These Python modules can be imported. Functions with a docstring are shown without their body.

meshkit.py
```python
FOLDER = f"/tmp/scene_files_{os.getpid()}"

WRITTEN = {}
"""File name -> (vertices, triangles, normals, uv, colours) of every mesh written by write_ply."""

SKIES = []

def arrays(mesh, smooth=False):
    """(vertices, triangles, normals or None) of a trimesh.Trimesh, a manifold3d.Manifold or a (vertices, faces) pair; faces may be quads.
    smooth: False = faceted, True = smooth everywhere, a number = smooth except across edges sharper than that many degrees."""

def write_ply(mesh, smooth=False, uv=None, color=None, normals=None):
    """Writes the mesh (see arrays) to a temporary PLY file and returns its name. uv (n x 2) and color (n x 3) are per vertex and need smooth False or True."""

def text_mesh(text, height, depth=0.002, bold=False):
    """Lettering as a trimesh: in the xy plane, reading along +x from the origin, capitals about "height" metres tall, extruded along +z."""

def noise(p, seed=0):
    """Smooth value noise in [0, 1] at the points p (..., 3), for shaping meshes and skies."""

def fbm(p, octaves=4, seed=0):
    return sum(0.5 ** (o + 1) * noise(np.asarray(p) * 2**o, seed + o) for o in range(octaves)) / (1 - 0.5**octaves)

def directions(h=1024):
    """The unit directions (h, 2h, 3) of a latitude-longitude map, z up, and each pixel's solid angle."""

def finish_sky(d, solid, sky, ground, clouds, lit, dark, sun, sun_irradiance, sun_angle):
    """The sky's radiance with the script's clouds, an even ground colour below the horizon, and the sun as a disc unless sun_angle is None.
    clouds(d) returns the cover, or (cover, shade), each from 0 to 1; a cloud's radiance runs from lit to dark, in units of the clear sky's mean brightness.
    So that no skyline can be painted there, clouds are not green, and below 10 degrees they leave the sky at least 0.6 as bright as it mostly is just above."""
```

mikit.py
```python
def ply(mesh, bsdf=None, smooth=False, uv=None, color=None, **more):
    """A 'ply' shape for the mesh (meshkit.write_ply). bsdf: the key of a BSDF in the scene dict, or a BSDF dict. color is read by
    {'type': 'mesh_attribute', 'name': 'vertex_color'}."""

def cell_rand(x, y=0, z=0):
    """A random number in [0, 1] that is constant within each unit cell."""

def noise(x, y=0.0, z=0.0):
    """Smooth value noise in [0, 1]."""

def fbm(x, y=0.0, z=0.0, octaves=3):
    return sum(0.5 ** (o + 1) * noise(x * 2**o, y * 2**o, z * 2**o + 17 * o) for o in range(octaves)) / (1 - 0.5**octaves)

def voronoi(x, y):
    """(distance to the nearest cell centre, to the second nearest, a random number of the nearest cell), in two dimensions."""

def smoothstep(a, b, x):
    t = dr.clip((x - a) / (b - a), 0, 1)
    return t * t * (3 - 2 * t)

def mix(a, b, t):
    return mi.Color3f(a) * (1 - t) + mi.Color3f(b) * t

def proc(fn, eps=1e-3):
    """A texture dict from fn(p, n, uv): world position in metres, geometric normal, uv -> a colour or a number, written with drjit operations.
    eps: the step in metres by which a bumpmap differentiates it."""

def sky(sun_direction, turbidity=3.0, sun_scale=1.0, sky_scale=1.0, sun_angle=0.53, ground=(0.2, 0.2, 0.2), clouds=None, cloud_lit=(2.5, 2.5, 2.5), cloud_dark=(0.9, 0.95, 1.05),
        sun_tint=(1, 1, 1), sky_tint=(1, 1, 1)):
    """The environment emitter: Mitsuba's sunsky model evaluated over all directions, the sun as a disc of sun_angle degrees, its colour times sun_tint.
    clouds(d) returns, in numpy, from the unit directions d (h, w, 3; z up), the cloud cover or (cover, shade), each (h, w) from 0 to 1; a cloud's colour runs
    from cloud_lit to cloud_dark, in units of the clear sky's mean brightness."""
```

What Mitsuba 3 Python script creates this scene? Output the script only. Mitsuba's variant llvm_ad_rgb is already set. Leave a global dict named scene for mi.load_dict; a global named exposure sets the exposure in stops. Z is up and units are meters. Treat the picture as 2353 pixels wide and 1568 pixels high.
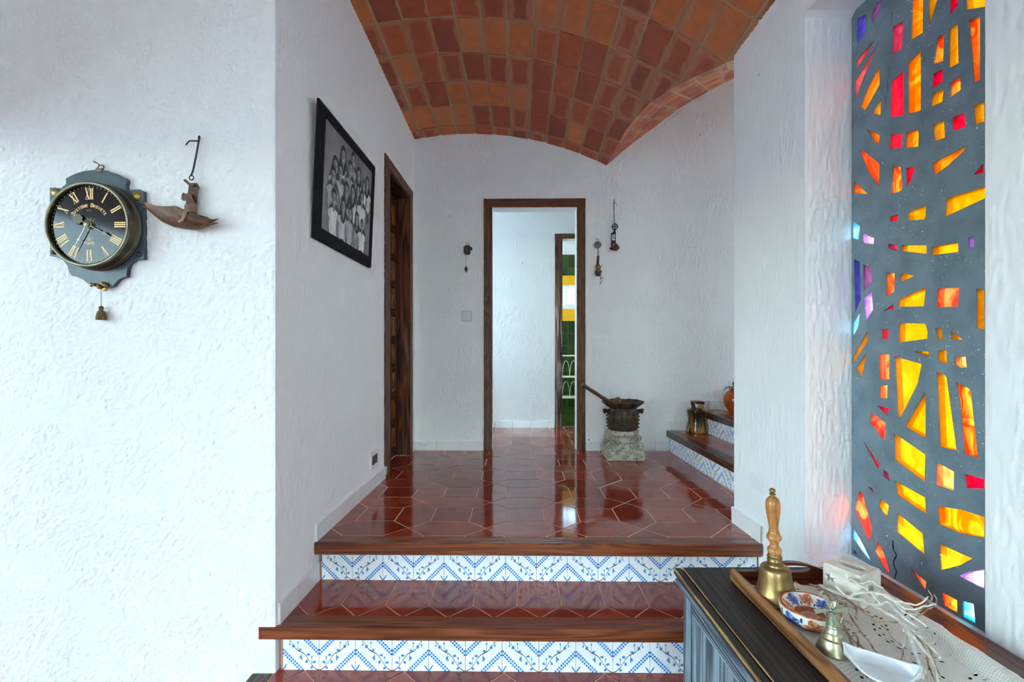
import math, random
import numpy as np, trimesh, drjit as dr, mitsuba as mi, mikit, meshkit
from mikit import ply, proc, noise, fbm, voronoi, cell_rand, smoothstep, mix
from shapely.geometry import Polygon, box as sbox, Point, LineString
from shapely.ops import unary_union
from shapely import affinity
T = mi.ScalarTransform4f
rng = random.Random(7)
nrg = np.random.default_rng(7)

# ------------------------------------------------------------------ camera
F_PX, CX, CY, EYE = 1060.0, 1176.5, 806.0, 0.87          # focal length and principal point in pixels of the 2353x1568 frame
YAW = math.atan(13.5 / 1060)                             # the camera looks a little to the left of the hall's axis
O = np.array([0, 0, EYE])
FW = np.array([-math.sin(YAW), math.cos(YAW), 0.0]); RT = np.array([math.cos(YAW), math.sin(YAW), 0.0]); UP = np.array([0, 0, 1.0])
scene, labels = {}, {}
scene['camera'] = {'type': 'perspective', 'fov_axis': 'x', 'fov': math.degrees(2 * math.atan(1176.5 / F_PX)), 'near_clip': 0.05, 'far_clip': 200.0,
                   'principal_point_offset_x': 0.0, 'principal_point_offset_y': (784.0 - CY) / 1568.0,
                   'to_world': T().look_at(origin=O.tolist(), target=(O + FW).tolist(), up=[0, 0, 1])}
# ------------------------------------------------------------------ light
SUN_DIR = np.array([0.50, -0.34, 0.75])
SUN_DIR = SUN_DIR / np.linalg.norm(SUN_DIR)
scene['sky'] = mikit.sky(SUN_DIR, turbidity=3.0, sun_scale=0.0, sky_scale=1.0, ground=(0.55, 0.55, 0.52), sky_tint=(1.24, 1.15, 0.88))
scene['sun'] = {'type': 'directional', 'direction': (-SUN_DIR).tolist(), 'irradiance': {'type': 'rgb', 'value': [0.72, 0.67, 0.59]}}
exposure = 5.74


# ------------------------------------------------------------------ helpers
def ray(px, py):
    return FW + RT * (px - CX) / F_PX - UP * (py - CY) / F_PX


def on(px, py, p0, n):
    """The point of the plane (p0, n) that the photograph shows at a pixel."""
    d = ray(px, py); n = np.asarray(n, float)
    return O + d * (np.dot(np.asarray(p0, float) - O, n) / np.dot(d, n))


def onz(px, py, z): return on(px, py, (0, 0, z), (0, 0, 1))
def ony(px, py, y): return on(px, py, (0, y, 0), (0, 1, 0))
def onx(px, py, x): return on(px, py, (x, 0, 0), (1, 0, 0))


def numbered(name):
    if name not in used:
        used[name] = 0
        return name
    used[name] += 1
    return f'{name}_{used[name]:03d}'


used = {}


def put(key, mesh, m, smooth=False, **more):
    """mesh (trimesh or (v, f)) becomes the entry `key`; a list of meshes is joined."""
    if isinstance(mesh, list):
        mesh = trimesh.util.concatenate(mesh)
    scene[key] = ply(mesh, m, smooth=smooth, **more)
    return key


def thing(name, label, cat, mesh=None, m=None, group=None, smooth=False, **more):
    k = numbered(name)
    labels[k] = {'label': label, 'category': cat}
    if group: labels[k]['group'] = group
    if mesh is not None: put(k, mesh, m, smooth, **more)
    return k


def struct(name, mesh=None, m=None, smooth=False, label=None, **more):
    k = numbered(name)
    labels[k] = {'kind': 'structure'}
    if label: labels[k]['label'] = label
    if mesh is not None: put(k, mesh, m, smooth, **more)
    return k


def part(parent, name, mesh, m, smooth=False, label=None, kind=None, **more):
    k = numbered(parent + '__' + name)
    put(k, mesh, m, smooth, **more)
    d = {}
    if label: d['label'] = label
    if kind: d['kind'] = kind
    if d: labels[k] = d
    return k


def M(v, f):
    return trimesh.Trimesh(np.asarray(v, float), np.asarray(f), process=False)


def box(x0, x1, y0, y1, z0, z1, ch=0.0):
    """An axis-aligned box with chamfered edges."""
    lo, hi = np.array([x0, y0, z0]), np.array([x1, y1, z1])
    if ch <= 0:
        b = trimesh.creation.box(extents=hi - lo); b.apply_translation((lo + hi) / 2)
        return b
    pts = []
    for sx in (0, 1):
        for sy in (0, 1):
            for sz in (0, 1):
                c = np.where([sx, sy, sz], hi, lo); s = np.where([sx, sy, sz], -1, 1) * ch
                for k in range(3):
                    q = c + s; q[k] = c[k]
                    pts.append(q)
    return trimesh.convex.convex_hull(np.array(pts))


def lathe(prof, n=48, cap=True):
    """prof: (radius, z) from bottom to top."""
    prof = np.array(prof, float)
    a = np.arange(n) * 2 * np.pi / n
    v = np.stack([prof[:, None, 0] * np.cos(a), prof[:, None, 0] * np.sin(a), np.repeat(prof[:, 1:2], n, 1)], -1).reshape(-1, 3)
    f = []
    for i in range(len(prof) - 1):
        for j in range(n):
            p, q = i * n + j, i * n + (j + 1) % n
            f += [[p, q, q + n], [p, q + n, p + n]]
    if cap:
        for i, flip in ((0, True), (len(prof) - 1, False)):
            if prof[i, 0] > 1e-6:
                v = np.vstack([v, [[0, 0, prof[i, 1]]]]); c = len(v) - 1
                for j in range(n):
                    t = [i * n + j, i * n + (j + 1) % n, c]
                    f.append(t[::-1] if flip else t)
    m = M(v, f)
    return m


def spline(pts, n=8):
    """Catmull-Rom through pts (k x d)."""
    p = np.asarray(pts, float)
    p = np.vstack([2 * p[0] - p[1], p, 2 * p[-1] - p[-2]])
    t = np.linspace(0, 1, n, endpoint=False)[:, None]
    out = []
    for i in range(1, len(p) - 2):
        a, b, c, d = p[i - 1], p[i], p[i + 1], p[i + 2]
        out.append(0.5 * (2 * b + (c - a) * t + (2 * a - 5 * b + 4 * c - d) * t**2 + (3 * b - a - 3 * c + d) * t**3))
    return np.vstack(out + [p[-2][None]])


def tube(pts, r, sides=8, cap=True, flat=1.0):
    p = np.asarray(pts, float); r = np.broadcast_to(np.asarray(r, float), (len(p),))
    t = np.gradient(p, axis=0); t /= np.linalg.norm(t, axis=1, keepdims=True) + 1e-12
    a = np.cross(t[0], [0, 0, 1.0] if abs(t[0][2]) < 0.9 else [1.0, 0, 0]); rows = []
    for k in range(len(p)):
        a = a - t[k] * np.dot(a, t[k]); a /= np.linalg.norm(a) + 1e-12
        b = np.cross(t[k], a)
        an = np.arange(sides) * 2 * np.pi / sides
        rows.append(p[k] + r[k] * (np.cos(an)[:, None] * a + flat * np.sin(an)[:, None] * b))
    v = np.vstack(rows); f = []
    for i in range(len(p) - 1):
        for j in range(sides):
            q, s = i * sides + j, i * sides + (j + 1) % sides
            f += [[q, s, s + sides], [q, s + sides, q + sides]]
    if cap:
        v = np.vstack([v, p[:1], p[-1:]]); c0, c1 = len(v) - 2, len(v) - 1
        for j in range(sides):
            f.append([(j + 1) % sides, j, c0]); n0 = (len(p) - 1) * sides
            f.append([n0 + j, n0 + (j + 1) % sides, c1])
    return M(v, f)


def ball(c, r, sub=2, scale=(1, 1, 1)):
    m = trimesh.creation.icosphere(sub, 1.0)
    m.apply_scale(r); m.apply_transform(np.diag([*scale, 1.0])); m.apply_translation(c)
    return m


def prism(poly, h, z0=0.0):
    """A shapely polygon (or a list of points) extruded along +z from z0."""
    if not hasattr(poly, 'exterior') and not hasattr(poly, 'geoms'): poly = Polygon(poly)
    out = [trimesh.creation.extrude_polygon(g, h, engine='earcut') for g in getattr(poly, 'geoms', [poly]) if g.area > 1e-9]
    m = trimesh.util.concatenate(out); m.apply_translation([0, 0, z0])
    return m


def frame(o, x, y, z):
    """4x4 that takes local axes to x, y, z at o."""
    m = np.eye(4)
    m[:3, 0], m[:3, 1], m[:3, 2], m[:3, 3] = x, y, z, o
    return m


def moved(mesh, mat):
    m = mesh.copy(); m.apply_transform(mat)
    return m


def shifted(mesh, d):
    m = mesh.copy(); m.apply_translation(d)
    return m


def rotz(a): return trimesh.transformations.rotation_matrix(a, [0, 0, 1])
def rotx(a): return trimesh.transformations.rotation_matrix(a, [1, 0, 0])
def roty(a): return trimesh.transformations.rotation_matrix(a, [0, 1, 0])
def trans(d): return trimesh.transformations.translation_matrix(d)


def slab(pts, t, ch=0.002, fn=None, tilt=0.0):
    """A tile: polygon pts (2-D) whose face lies at h = 0 and whose back at h = -t, with a small chamfer; fn maps (a, b, h) to space."""
    poly = Polygon(pts) if not hasattr(pts, 'exterior') else pts
    poly = poly.simplify(1e-4)
    p = np.array(poly.exterior.coords)[:-1]
    if not poly.exterior.is_ccw: p = p[::-1]
    ins = poly.buffer(-ch, join_style=2)
    q = np.array(ins.exterior.coords)[:-1] if ins.geom_type == 'Polygon' and not ins.is_empty else p
    if ins.geom_type == 'Polygon' and not ins.is_empty and not ins.exterior.is_ccw: q = q[::-1]
    conv = abs(poly.convex_hull.area - poly.area) < 1e-7
    if conv and len(q) == len(p):
        k = np.argmin(np.linalg.norm(q[None] - p[:1], axis=2)[0]) if len(q) else 0
        d = np.linalg.norm(np.roll(q, -k, 0) - p, axis=1).max()
        q = np.roll(q, -k, 0)
        n = len(p)
        v = np.vstack([np.c_[q, np.zeros(n)], np.c_[p, np.full(n, -ch)], np.c_[p, np.full(n, -t)]])
        f = [[0, i, i + 1] for i in range(1, n - 1)]
        for r in (0, 1):
            for i in range(n):
                a, b = r * n + i, r * n + (i + 1) % n
                f += [[a, a + n, b], [b, a + n, b + n]]
        m = M(v, f)
    else:
        m = trimesh.creation.extrude_polygon(poly, t, engine='earcut'); m.apply_translation([0, 0, -t])
    if tilt:
        c = m.vertices[:, :2].mean(0)
        g = nrg.normal(0, tilt, 2)
        m.vertices[:, 2] += (m.vertices[:, :2] - c) @ g
    if fn is not None:
        m.vertices = fn(np.array(m.vertices))
    return m


def rgb(r, g, b):
    """sRGB 0-255 to linear."""
    c = np.array([r, g, b]) / 255.0
    return [float(x) for x in np.where(c <= 0.04045, c / 12.92, ((c + 0.055) / 1.055) ** 2.4)]


def C(v): return {'type': 'rgb', 'value': [float(x) for x in v]}


def mat(name, base, rough=0.5, metal=0.0, spec=0.5, bump=None, bs=1.0, two=True, eps=1e-3, **more):
    """principled material; base an rgb (linear) or fn(p, n, uv); bump fn in metres."""
    d = {'type': 'principled', 'base_color': proc(base) if callable(base) else C(base), 'roughness': proc(rough) if callable(rough) else float(rough), 'metallic': float(metal), 'specular': float(spec), **more}
    if bump is not None:
        d = {'type': 'bumpmap', 'scale': float(bs), 'tex': proc(bump, eps), 'bsdf': d}
    scene[name] = {'type': 'twosided', 'bsdf': d} if two else d
    return name

# ------------------------------------------------------------------ materials
# A few procedural materials serve everything: a mesh's uv says which palette entry, axis or tile it takes.
mat('plaster', [0.84, 0.84, 0.84], 0.85, spec=0.15)
mat('white_paint', [0.8, 0.8, 0.8], 0.6, spec=0.3)
mat('floor_grout', rgb(204, 160, 138), 0.7, spec=0.3)
mat('terracotta', rgb(150, 84, 62), 0.4)
mat('white_tile', rgb(228, 228, 228), 0.12, spec=0.5)
mat('tile_grout', rgb(176, 164, 144), 0.8, spec=0.2)
mat('lime_mortar', rgb(176, 147, 114), 0.9, spec=0.1)


def f_floor(p, n, uv):                                       # uv.x: the tile's own tone, uv.y: how dark it was fired
    a = fbm(p.x * 9, p.y * 9, p.z * 9, 2)
    s = smoothstep(0.58, 0.78, fbm(p.x * 14 + 3, p.y * 22, p.z * 5, 2))     # dull scuffs walked into the wax
    c = mix(mix(rgb(118, 36, 22), rgb(148, 54, 34), uv.x), mix(rgb(132, 44, 27), rgb(156, 64, 43), uv.x), a)
    return mix(c, rgb(88, 42, 33), s * 0.4)


def r_floor(p, n, uv):
    return 0.075 + 0.09 * smoothstep(0.55, 0.8, noise(p.x * 14 + 3, p.y * 22, 0.5))


mat('floor_tile', f_floor, r_floor, spec=0.72, bump=lambda p, n, uv: 0.0006 * noise(p.x * 9, p.y * 9, p.z * 9), eps=4e-3)


def f_brick(p, n, uv):                                       # uv: brick's row and column + place within it
    u, v = uv.x - dr.floor(uv.x), uv.y - dr.floor(uv.y)
    i, j = dr.floor(uv.x), dr.floor(uv.y)
    a = fbm(p.x * 22 + i, p.y * 22, p.z * 22 + j, 3)
    w = 0.09 * (noise(p.x * 17, p.y * 17, i * 3.1 + j) - 0.5) + 0.12 * (a - 0.5)
    e = dr.minimum(dr.minimum(u, 1 - u) * 0.5, dr.minimum(v, 1 - v)) + w
    lim = 0.0 + 0.16 * cell_rand(i, j, 5)                    # pale lime smears that the mason left round each tile
    edge = 1 - smoothstep(lim - 0.04, lim + 0.03, e)
    k = cell_rand(i, j, 9)
    orange = noise(i * 0.42, j * 1.37, 4.0) > 0.66          # runs of tiles from a yellower firing
    c = mix(rgb(134, 66, 46), rgb(172, 82, 46), k)
    c = dr.select(orange, dr.select(k > 0.35, mix(rgb(172, 90, 48), rgb(188, 106, 58), k), c), dr.select(k > 0.92, mi.Color3f(rgb(190, 112, 60)), c))
    c = c * (0.95 + 0.38 * a)
    return mix(c, rgb(184, 124, 94), edge * (0.40 + 0.5 * a))


mat('brick', f_brick, 0.5, spec=0.35, bump=lambda p, n, uv: 0.0025 * noise(p.x * 70, p.y * 70, p.z * 70))

# dark and light grain colour of each wood: nosing, nosing of the side stair, door trim, jamb with knots, door panel, door rail, cabinet, tray rim, tray handle, bell handle, cabinet edge
_WOOD = [((92, 46, 28), (140, 76, 48)), ((48, 28, 20), (84, 46, 30)), ((70, 38, 22), (108, 66, 40)), ((36, 15, 8), (122, 62, 26)), ((78, 38, 12), (168, 96, 36)), ((38, 18, 10), (76, 40, 18)),
         ((33, 30, 29), (54, 46, 40)), ((92, 58, 34), (162, 112, 72)), ((70, 30, 18), (110, 54, 34)), ((150, 92, 42), (206, 146, 84)), ((110, 80, 50), (200, 160, 108)), ((46, 54, 64), (134, 150, 162))]


def wood_t(p, axis, scale):
    q = [p.x, p.y, p.z]
    q = [dr.select(axis == k, q[k] * 0.06, q[k]) * scale for k in range(3)]
    w = fbm(q[0] * 0.35, q[1] * 0.35, q[2] * 0.35, 2)
    l = fbm(q[0] + w * 6, q[1] + w * 6, q[2] + w * 6, 3)
    return 0.6 * l + 0.4 * (0.5 + 0.5 * dr.sin((w * 9 + l * 2) * 6.0))


def f_wood(p, n, uv):                                        # uv.x = axis of the grain + fineness / 100, uv.y = palette
    axis = dr.floor(uv.x)
    t = wood_t(p, axis, (uv.x - axis) * 200)
    k = dr.floor(uv.y + 0.5)
    a, b = mi.Color3f(rgb(*_WOOD[0][0])), mi.Color3f(rgb(*_WOOD[0][1]))
    for i, (c1, c2) in enumerate(_WOOD[1:], 1):
        a, b = dr.select(k == i, mi.Color3f(rgb(*c1)), a), dr.select(k == i, mi.Color3f(rgb(*c2)), b)
    return mix(a, b, smoothstep(0.15, 0.85, t))


def b_wood(p, n, uv):
    axis = dr.floor(uv.x)
    s = (uv.x - axis) * 340
    return 0.0005 * noise(*[dr.select(axis == k, v * 0.06, v) * s for k, v in enumerate((p.x, p.y, p.z))])


mat('wood_gloss', f_wood, 0.22, spec=0.5, bump=b_wood)
mat('wood_matt', f_wood, 0.48, spec=0.35, bump=b_wood)


def wood_uv(mesh, axis, pal, fine=0.25):
    if isinstance(mesh, list): mesh = trimesh.util.concatenate(mesh)
    return mesh, np.tile([[axis + fine, pal]], (len(mesh.vertices), 1))


def wpart(parent, name, mesh, axis, pal, m='wood_gloss', fine=0.25, **more):
    mesh, uv = wood_uv(mesh, axis, pal, fine)
    return part(parent, name, mesh, m, uv=uv, **more)


# plain finishes; those called vc_ take the colour of the mesh's vertices
def vc(name, rough, metal=0.0, spec=0.5, bump=None, **more):
    d = {'type': 'principled', 'base_color': {'type': 'mesh_attribute', 'name': 'vertex_color'}, 'roughness': rough, 'metallic': metal, 'specular': spec, **more}
    if bump is not None: d = {'type': 'bumpmap', 'scale': 1.0, 'tex': proc(bump), 'bsdf': d}
    scene[name] = {'type': 'twosided', 'bsdf': d}


vc('vc_matt', 0.8, spec=0.25)
vc('vc_satin', 0.4)
vc('vc_gloss', 0.08, spec=0.6)
vc('vc_enamel', 0.08, spec=0.3)
vc('vc_metal', 0.34, 0.85)
vc('vc_iron', 0.5, 0.35, bump=lambda p, n, uv: 0.0012 * fbm(p.x * 160, p.y * 160, p.z * 160, 2))
vc('vc_stone', 0.9, spec=0.2, bump=lambda p, n, uv: 0.004 * fbm(p.x * 90, p.y * 90, p.z * 60, 3))


def shade(mesh, angle=35):
    if isinstance(mesh, list): mesh = trimesh.util.concatenate(mesh)
    return trimesh.graph.smooth_shade(mesh, angle=math.radians(angle), facet_minarea=None)


def blotch(c1, c2, scale=30, lo=0.35, hi=0.65, seed=0, stretch=(1, 1, 1)):
    """Colours of vertices: c1 to c2 (0-255) by noise at the given frequency per metre."""
    def fn(v):
        t = np.clip((meshkit.fbm(v * scale * np.array(stretch), 4, seed) - lo) / (hi - lo), 0, 1)[:, None]
        return np.array(rgb(*c1)) * (1 - t) + np.array(rgb(*c2)) * t
    return fn


def flat(c):
    return lambda v: np.tile(rgb(*c), (len(v), 1))


def cpart(parent, name, mesh, colour, m='vc_satin', angle=35, **more):
    mesh = shade(mesh, angle)
    fn = colour if callable(colour) else flat(colour)
    return part(parent, name, mesh, m, smooth=True, color=fn(np.array(mesh.vertices)), **more)


def cthing(name, label, cat, mesh, colour, m='vc_satin', angle=35, group=None):
    mesh = shade(mesh, angle)
    fn = colour if callable(colour) else flat(colour)
    return thing(name, label, cat, mesh, m, group, True, color=fn(np.array(mesh.vertices)))


# leaves and berries of the painted vine on a riser tile, in tile units
_LEAF = [(0.17, 0.93, 0.8), (0.30, 0.66, -2.2), (0.33, 0.90, 0.3), (0.47, 0.55, 0.4), (0.50, 0.36, -2.0), (0.70, 0.42, 0.2), (0.66, 0.24, -1.9), (0.86, 0.22, 0.5), (0.80, 0.08, -2.4)]
_DOT = [(0.20, 0.70), (0.42, 0.76), (0.52, 0.30), (0.80, 0.36)]


def f_riser(p, n, uv):
    u, v = uv.x, uv.y
    c = mi.Color3f(rgb(236, 239, 242))
    g = 19.0
    ci, cj = dr.floor(u * g), dr.floor(v * g)
    m = dr.maximum(dr.abs(u * g - ci - 0.5), dr.abs(v * g - cj - 0.5))
    for D0 in (27, 9):
        d = dr.abs(ci + cj - D0)
        c = dr.select(d == 1, mix(rgb(176, 210, 236), rgb(30, 104, 192), dr.select(m < 0.38, 1.0, 0.12)), c)
        c = dr.select(d == 0, mix(rgb(150, 194, 230), rgb(224, 236, 244), dr.select(m < 0.3, 1.0, 0.2)), c)
    for lx, ly, la in _LEAF:
        ca, sa = math.cos(la), math.sin(la)
        x, y = (u - lx) * ca + (v - ly) * sa, -(u - lx) * sa + (v - ly) * ca
        c = mix(c, rgb(168, 208, 236), 1 - smoothstep(0.8, 1.0, dr.square(x / 0.062) + dr.square(y / 0.044)))
        y = dr.abs(y) - (x + 0.04) * 0.3                     # an arrowhead of three strokes
        c = mix(c, rgb(40, 112, 190), 1 - smoothstep(0.6, 1.0, dr.square((x - 0.005) / 0.050) + dr.square(dr.minimum(dr.abs(y), dr.abs(y + (x + 0.04) * 0.3)) / 0.010)))
    wav = 0.045 * dr.sin(u * 13.0)
    vine = dr.abs(v - (1.0 - u * 1.02) - wav)
    for dx, dy in _DOT:
        r = dr.sqrt(dr.square(u - dx) + dr.square(v - dy))
        c = mix(c, rgb(140, 192, 232), 1 - smoothstep(0.026, 0.034, r))
        c = mix(c, rgb(40, 110, 190), 1 - smoothstep(0.010, 0.016, r))
        y0 = 1.0 - 1.02 * dx
        seg = dr.maximum(dr.abs(u - dx), dr.maximum(v - max(dy, y0), min(dy, y0) - v))
        c = mix(c, rgb(74, 70, 104), (1 - smoothstep(0.004, 0.009, seg)) * 0.8)
    c = mix(c, rgb(58, 44, 62), 1 - smoothstep(0.009, 0.015, vine))
    lf = dr.square((u - 0.06) / 0.06) * 0.9 + dr.square((v - 1.35 * u) / 0.035)
    return mix(c, rgb(52, 126, 196), 1 - smoothstep(0.8, 1.0, lf))


mat('riser_tile', f_riser, 0.16, spec=0.5)

# ------------------------------------------------------------------ the setting
Yb = 4.012                                    # back wall of the hall
def xl(y): return -0.922 + 0.012 * (y - 2.15)           # left wall
dL = np.array([0.012, 1, 0]); dL /= np.linalg.norm(dL)
nL = np.array([dL[1], -dL[0], 0])
yc = 1.752                                    # corner of the clock wall
L0 = np.array([xl(yc), yc, 0])
FL = frame(L0, dL, UP, nL)                    # left wall: s along the wall, z up, out into the hall
dR = np.array([-0.0283, 1, 0]); dR /= np.linalg.norm(dR)
nR = np.array([dR[1], -dR[0], 0])             # out through the right wall
R0 = np.array([1.1285, 1.128, 0])
FR = frame(R0, dR, UP, nR)
FB = frame([0, Yb, 0], [1, 0, 0], UP, [0, -1, 0])       # back wall: x, z, towards the camera


def local(Fm, p):
    return np.linalg.inv(Fm) @ np.append(p, 1)


def on_left(px, py, d=0.0): return local(FL, on(px, py, L0 + nL * d, nL))[:2]
def on_right(px, py, d=0.0): return local(FR, on(px, py, R0 + nR * d, nR))[:2]
def on_back(px, py, d=0.0): return ony(px, py, Yb - d)[[0, 2]]


ZL, ZT = -0.54, 3.6
# left wall with the doorway
s_a, s_b = on_left(893, 700)[0], on_left(940, 700)[0]
ztop_l = 2.14
wl = Polygon([(0, ZL), (Yb - yc + 0.2, ZL), (Yb - yc + 0.2, ZT), (0, ZT)]).difference(sbox(s_a, -0.02, s_b, ztop_l))
struct('wall_left', moved(prism(wl, 0.16, -0.16), FL), 'plaster')
# clock wall
wf = box(-5.2, L0[0], yc, yc + 0.15, ZL - 0.06, ZT)
struct('wall_front', wf, 'plaster')
# back wall with its doorway
xa, xb = on_back(1131, 700)[0], on_back(1325.5, 700)[0]
zd = on_back(1200, 477)[1]
wb = sbox(-1.1, ZL, 3.3, ZT).difference(sbox(2.0, 0.9, 3.15, 2.3)).difference(sbox(xa, -0.12, xb, zd))
struct('wall_back', moved(prism(wb, 0.14, -0.14), FB), 'plaster')
# right wall with the niche of the stained glass
s_r = local(FR, on(1687, 700, R0, nR))[0]
s_n0, s_n1, z_n1 = 0.0, local(FR, on(1848.5, 700, R0, nR))[0], 2.176
z_n0 = 0.08
wr = Polygon([(-6.3, ZL), (s_r, ZL), (s_r, ZT), (-6.3, ZT)]).difference(Polygon([(s_n0, z_n0), (s_n1, z_n0), (s_n1, z_n1 - 0.02), (s_n1 - 0.02, z_n1), (s_n0, z_n1)]))
struct('wall_right', moved(prism(wr, 0.26), FR), 'plaster')
Pr = R0 + dR * s_r                                       # its far corner
struct('wall_stair', box(Pr[0] + 0.003, 3.3, Pr[1] - 0.15, Pr[1] - 0.002, ZL, ZT), 'plaster')
# the room in front: a wide glazed opening far to the left, a beam that shades the top of the clock wall, a doorway under a porch behind
wo = Polygon([(-5.2, ZL), (yc, ZL), (yc, ZT), (-5.2, ZT)]).difference(sbox(-4.6, ZL + 0.16, 0.3, 2.4))
struct('wall_window', moved(prism(wo, 0.2, -0.2), frame([-5.0, 0, 0], [0, 1, 0], UP, [1, 0, 0])), 'plaster')
struct('beam_left', box(-2.42, -2.12, -5.0, yc - 0.001, 1.69, 2.76), 'plaster')
wq = sbox(-5.2, ZL, 1.6, ZT).difference(sbox(-0.75, ZL + 0.02, 1.05, 2.4))
struct('wall_rear', moved(prism(wq, 0.15), frame([0, -5.0, 0], [1, 0, 0], UP, [0, -1, 0])), 'plaster')
struct('wall_partition', box(-0.95, -0.80, -4.99, -0.55, ZL, 2.75), 'plaster')
struct('roof_porch', box(-3.2, 2.4, -8.0, -5.16, 2.75, 2.85), 'white_paint')
ws = sbox(Pr[1] - 0.1, ZL, Yb + 0.1, ZT)
struct('wall_stair_end', moved(prism(ws, 0.15, 0), frame([3.2, 0, 0], [0, 1, 0], UP, [1, 0, 0])), 'plaster')
struct('roof', box(-5.3, 3.5, -5.2, 7.6, ZT, ZT + 0.1), 'plaster')
struct('ceiling_front', box(-5.0, 1.2, -5.0, yc, 2.75, 2.85), 'white_paint')

# hand-trowelled plaster: a finely divided coat with real relief on the walls in view
def steps(*marks, d):
    out = [np.linspace(a_, b_, max(2, int(round((b_ - a_) / d)) + 1))[:-1] for a_, b_ in zip(marks, marks[1:])]
    return np.concatenate(out + [[marks[-1]]])


def coat(parent, Fm, us, vs, relief, holes=(), off=0.0006):
    """relief(points) in metres on the grid us x vs of frame Fm; cells within the holes (u0, u1, v0, v1) stay open."""
    U, V = np.meshgrid(us, vs, indexing='ij')
    P = np.stack([U, V, np.zeros_like(U)], -1).reshape(-1, 3)
    h = relief(P)
    edge = np.minimum(np.minimum(P[:, 0] - us[0], us[-1] - P[:, 0]), np.minimum(P[:, 1] - vs[0], vs[-1] - P[:, 1]))
    for u0, u1, v0, v1 in holes:
        q = np.maximum(np.maximum(u0 - P[:, 0], P[:, 0] - u1), np.maximum(v0 - P[:, 1], P[:, 1] - v1))
        edge = np.minimum(edge, np.abs(q))
    P[:, 2] = off + h * np.clip(edge / 0.012, 0, 1)
    n, k = len(us), len(vs)
    i, j = np.meshgrid(np.arange(n - 1), np.arange(k - 1), indexing='ij')
    cu, cv = (us[i] + us[i + 1]) / 2, (vs[j] + vs[j + 1]) / 2
    keep = np.ones(cu.shape, bool)
    for u0, u1, v0, v1 in holes: keep &= ~((cu > u0) & (cu < u1) & (cv > v0) & (cv < v1))
    a_ = (i * k + j)[keep]
    f = np.vstack([np.c_[a_, a_ + k, a_ + k + 1], np.c_[a_, a_ + k + 1, a_ + 1]])
    part(parent, 'plaster', moved(M(P, f), Fm), 'plaster', smooth=True)


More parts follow.
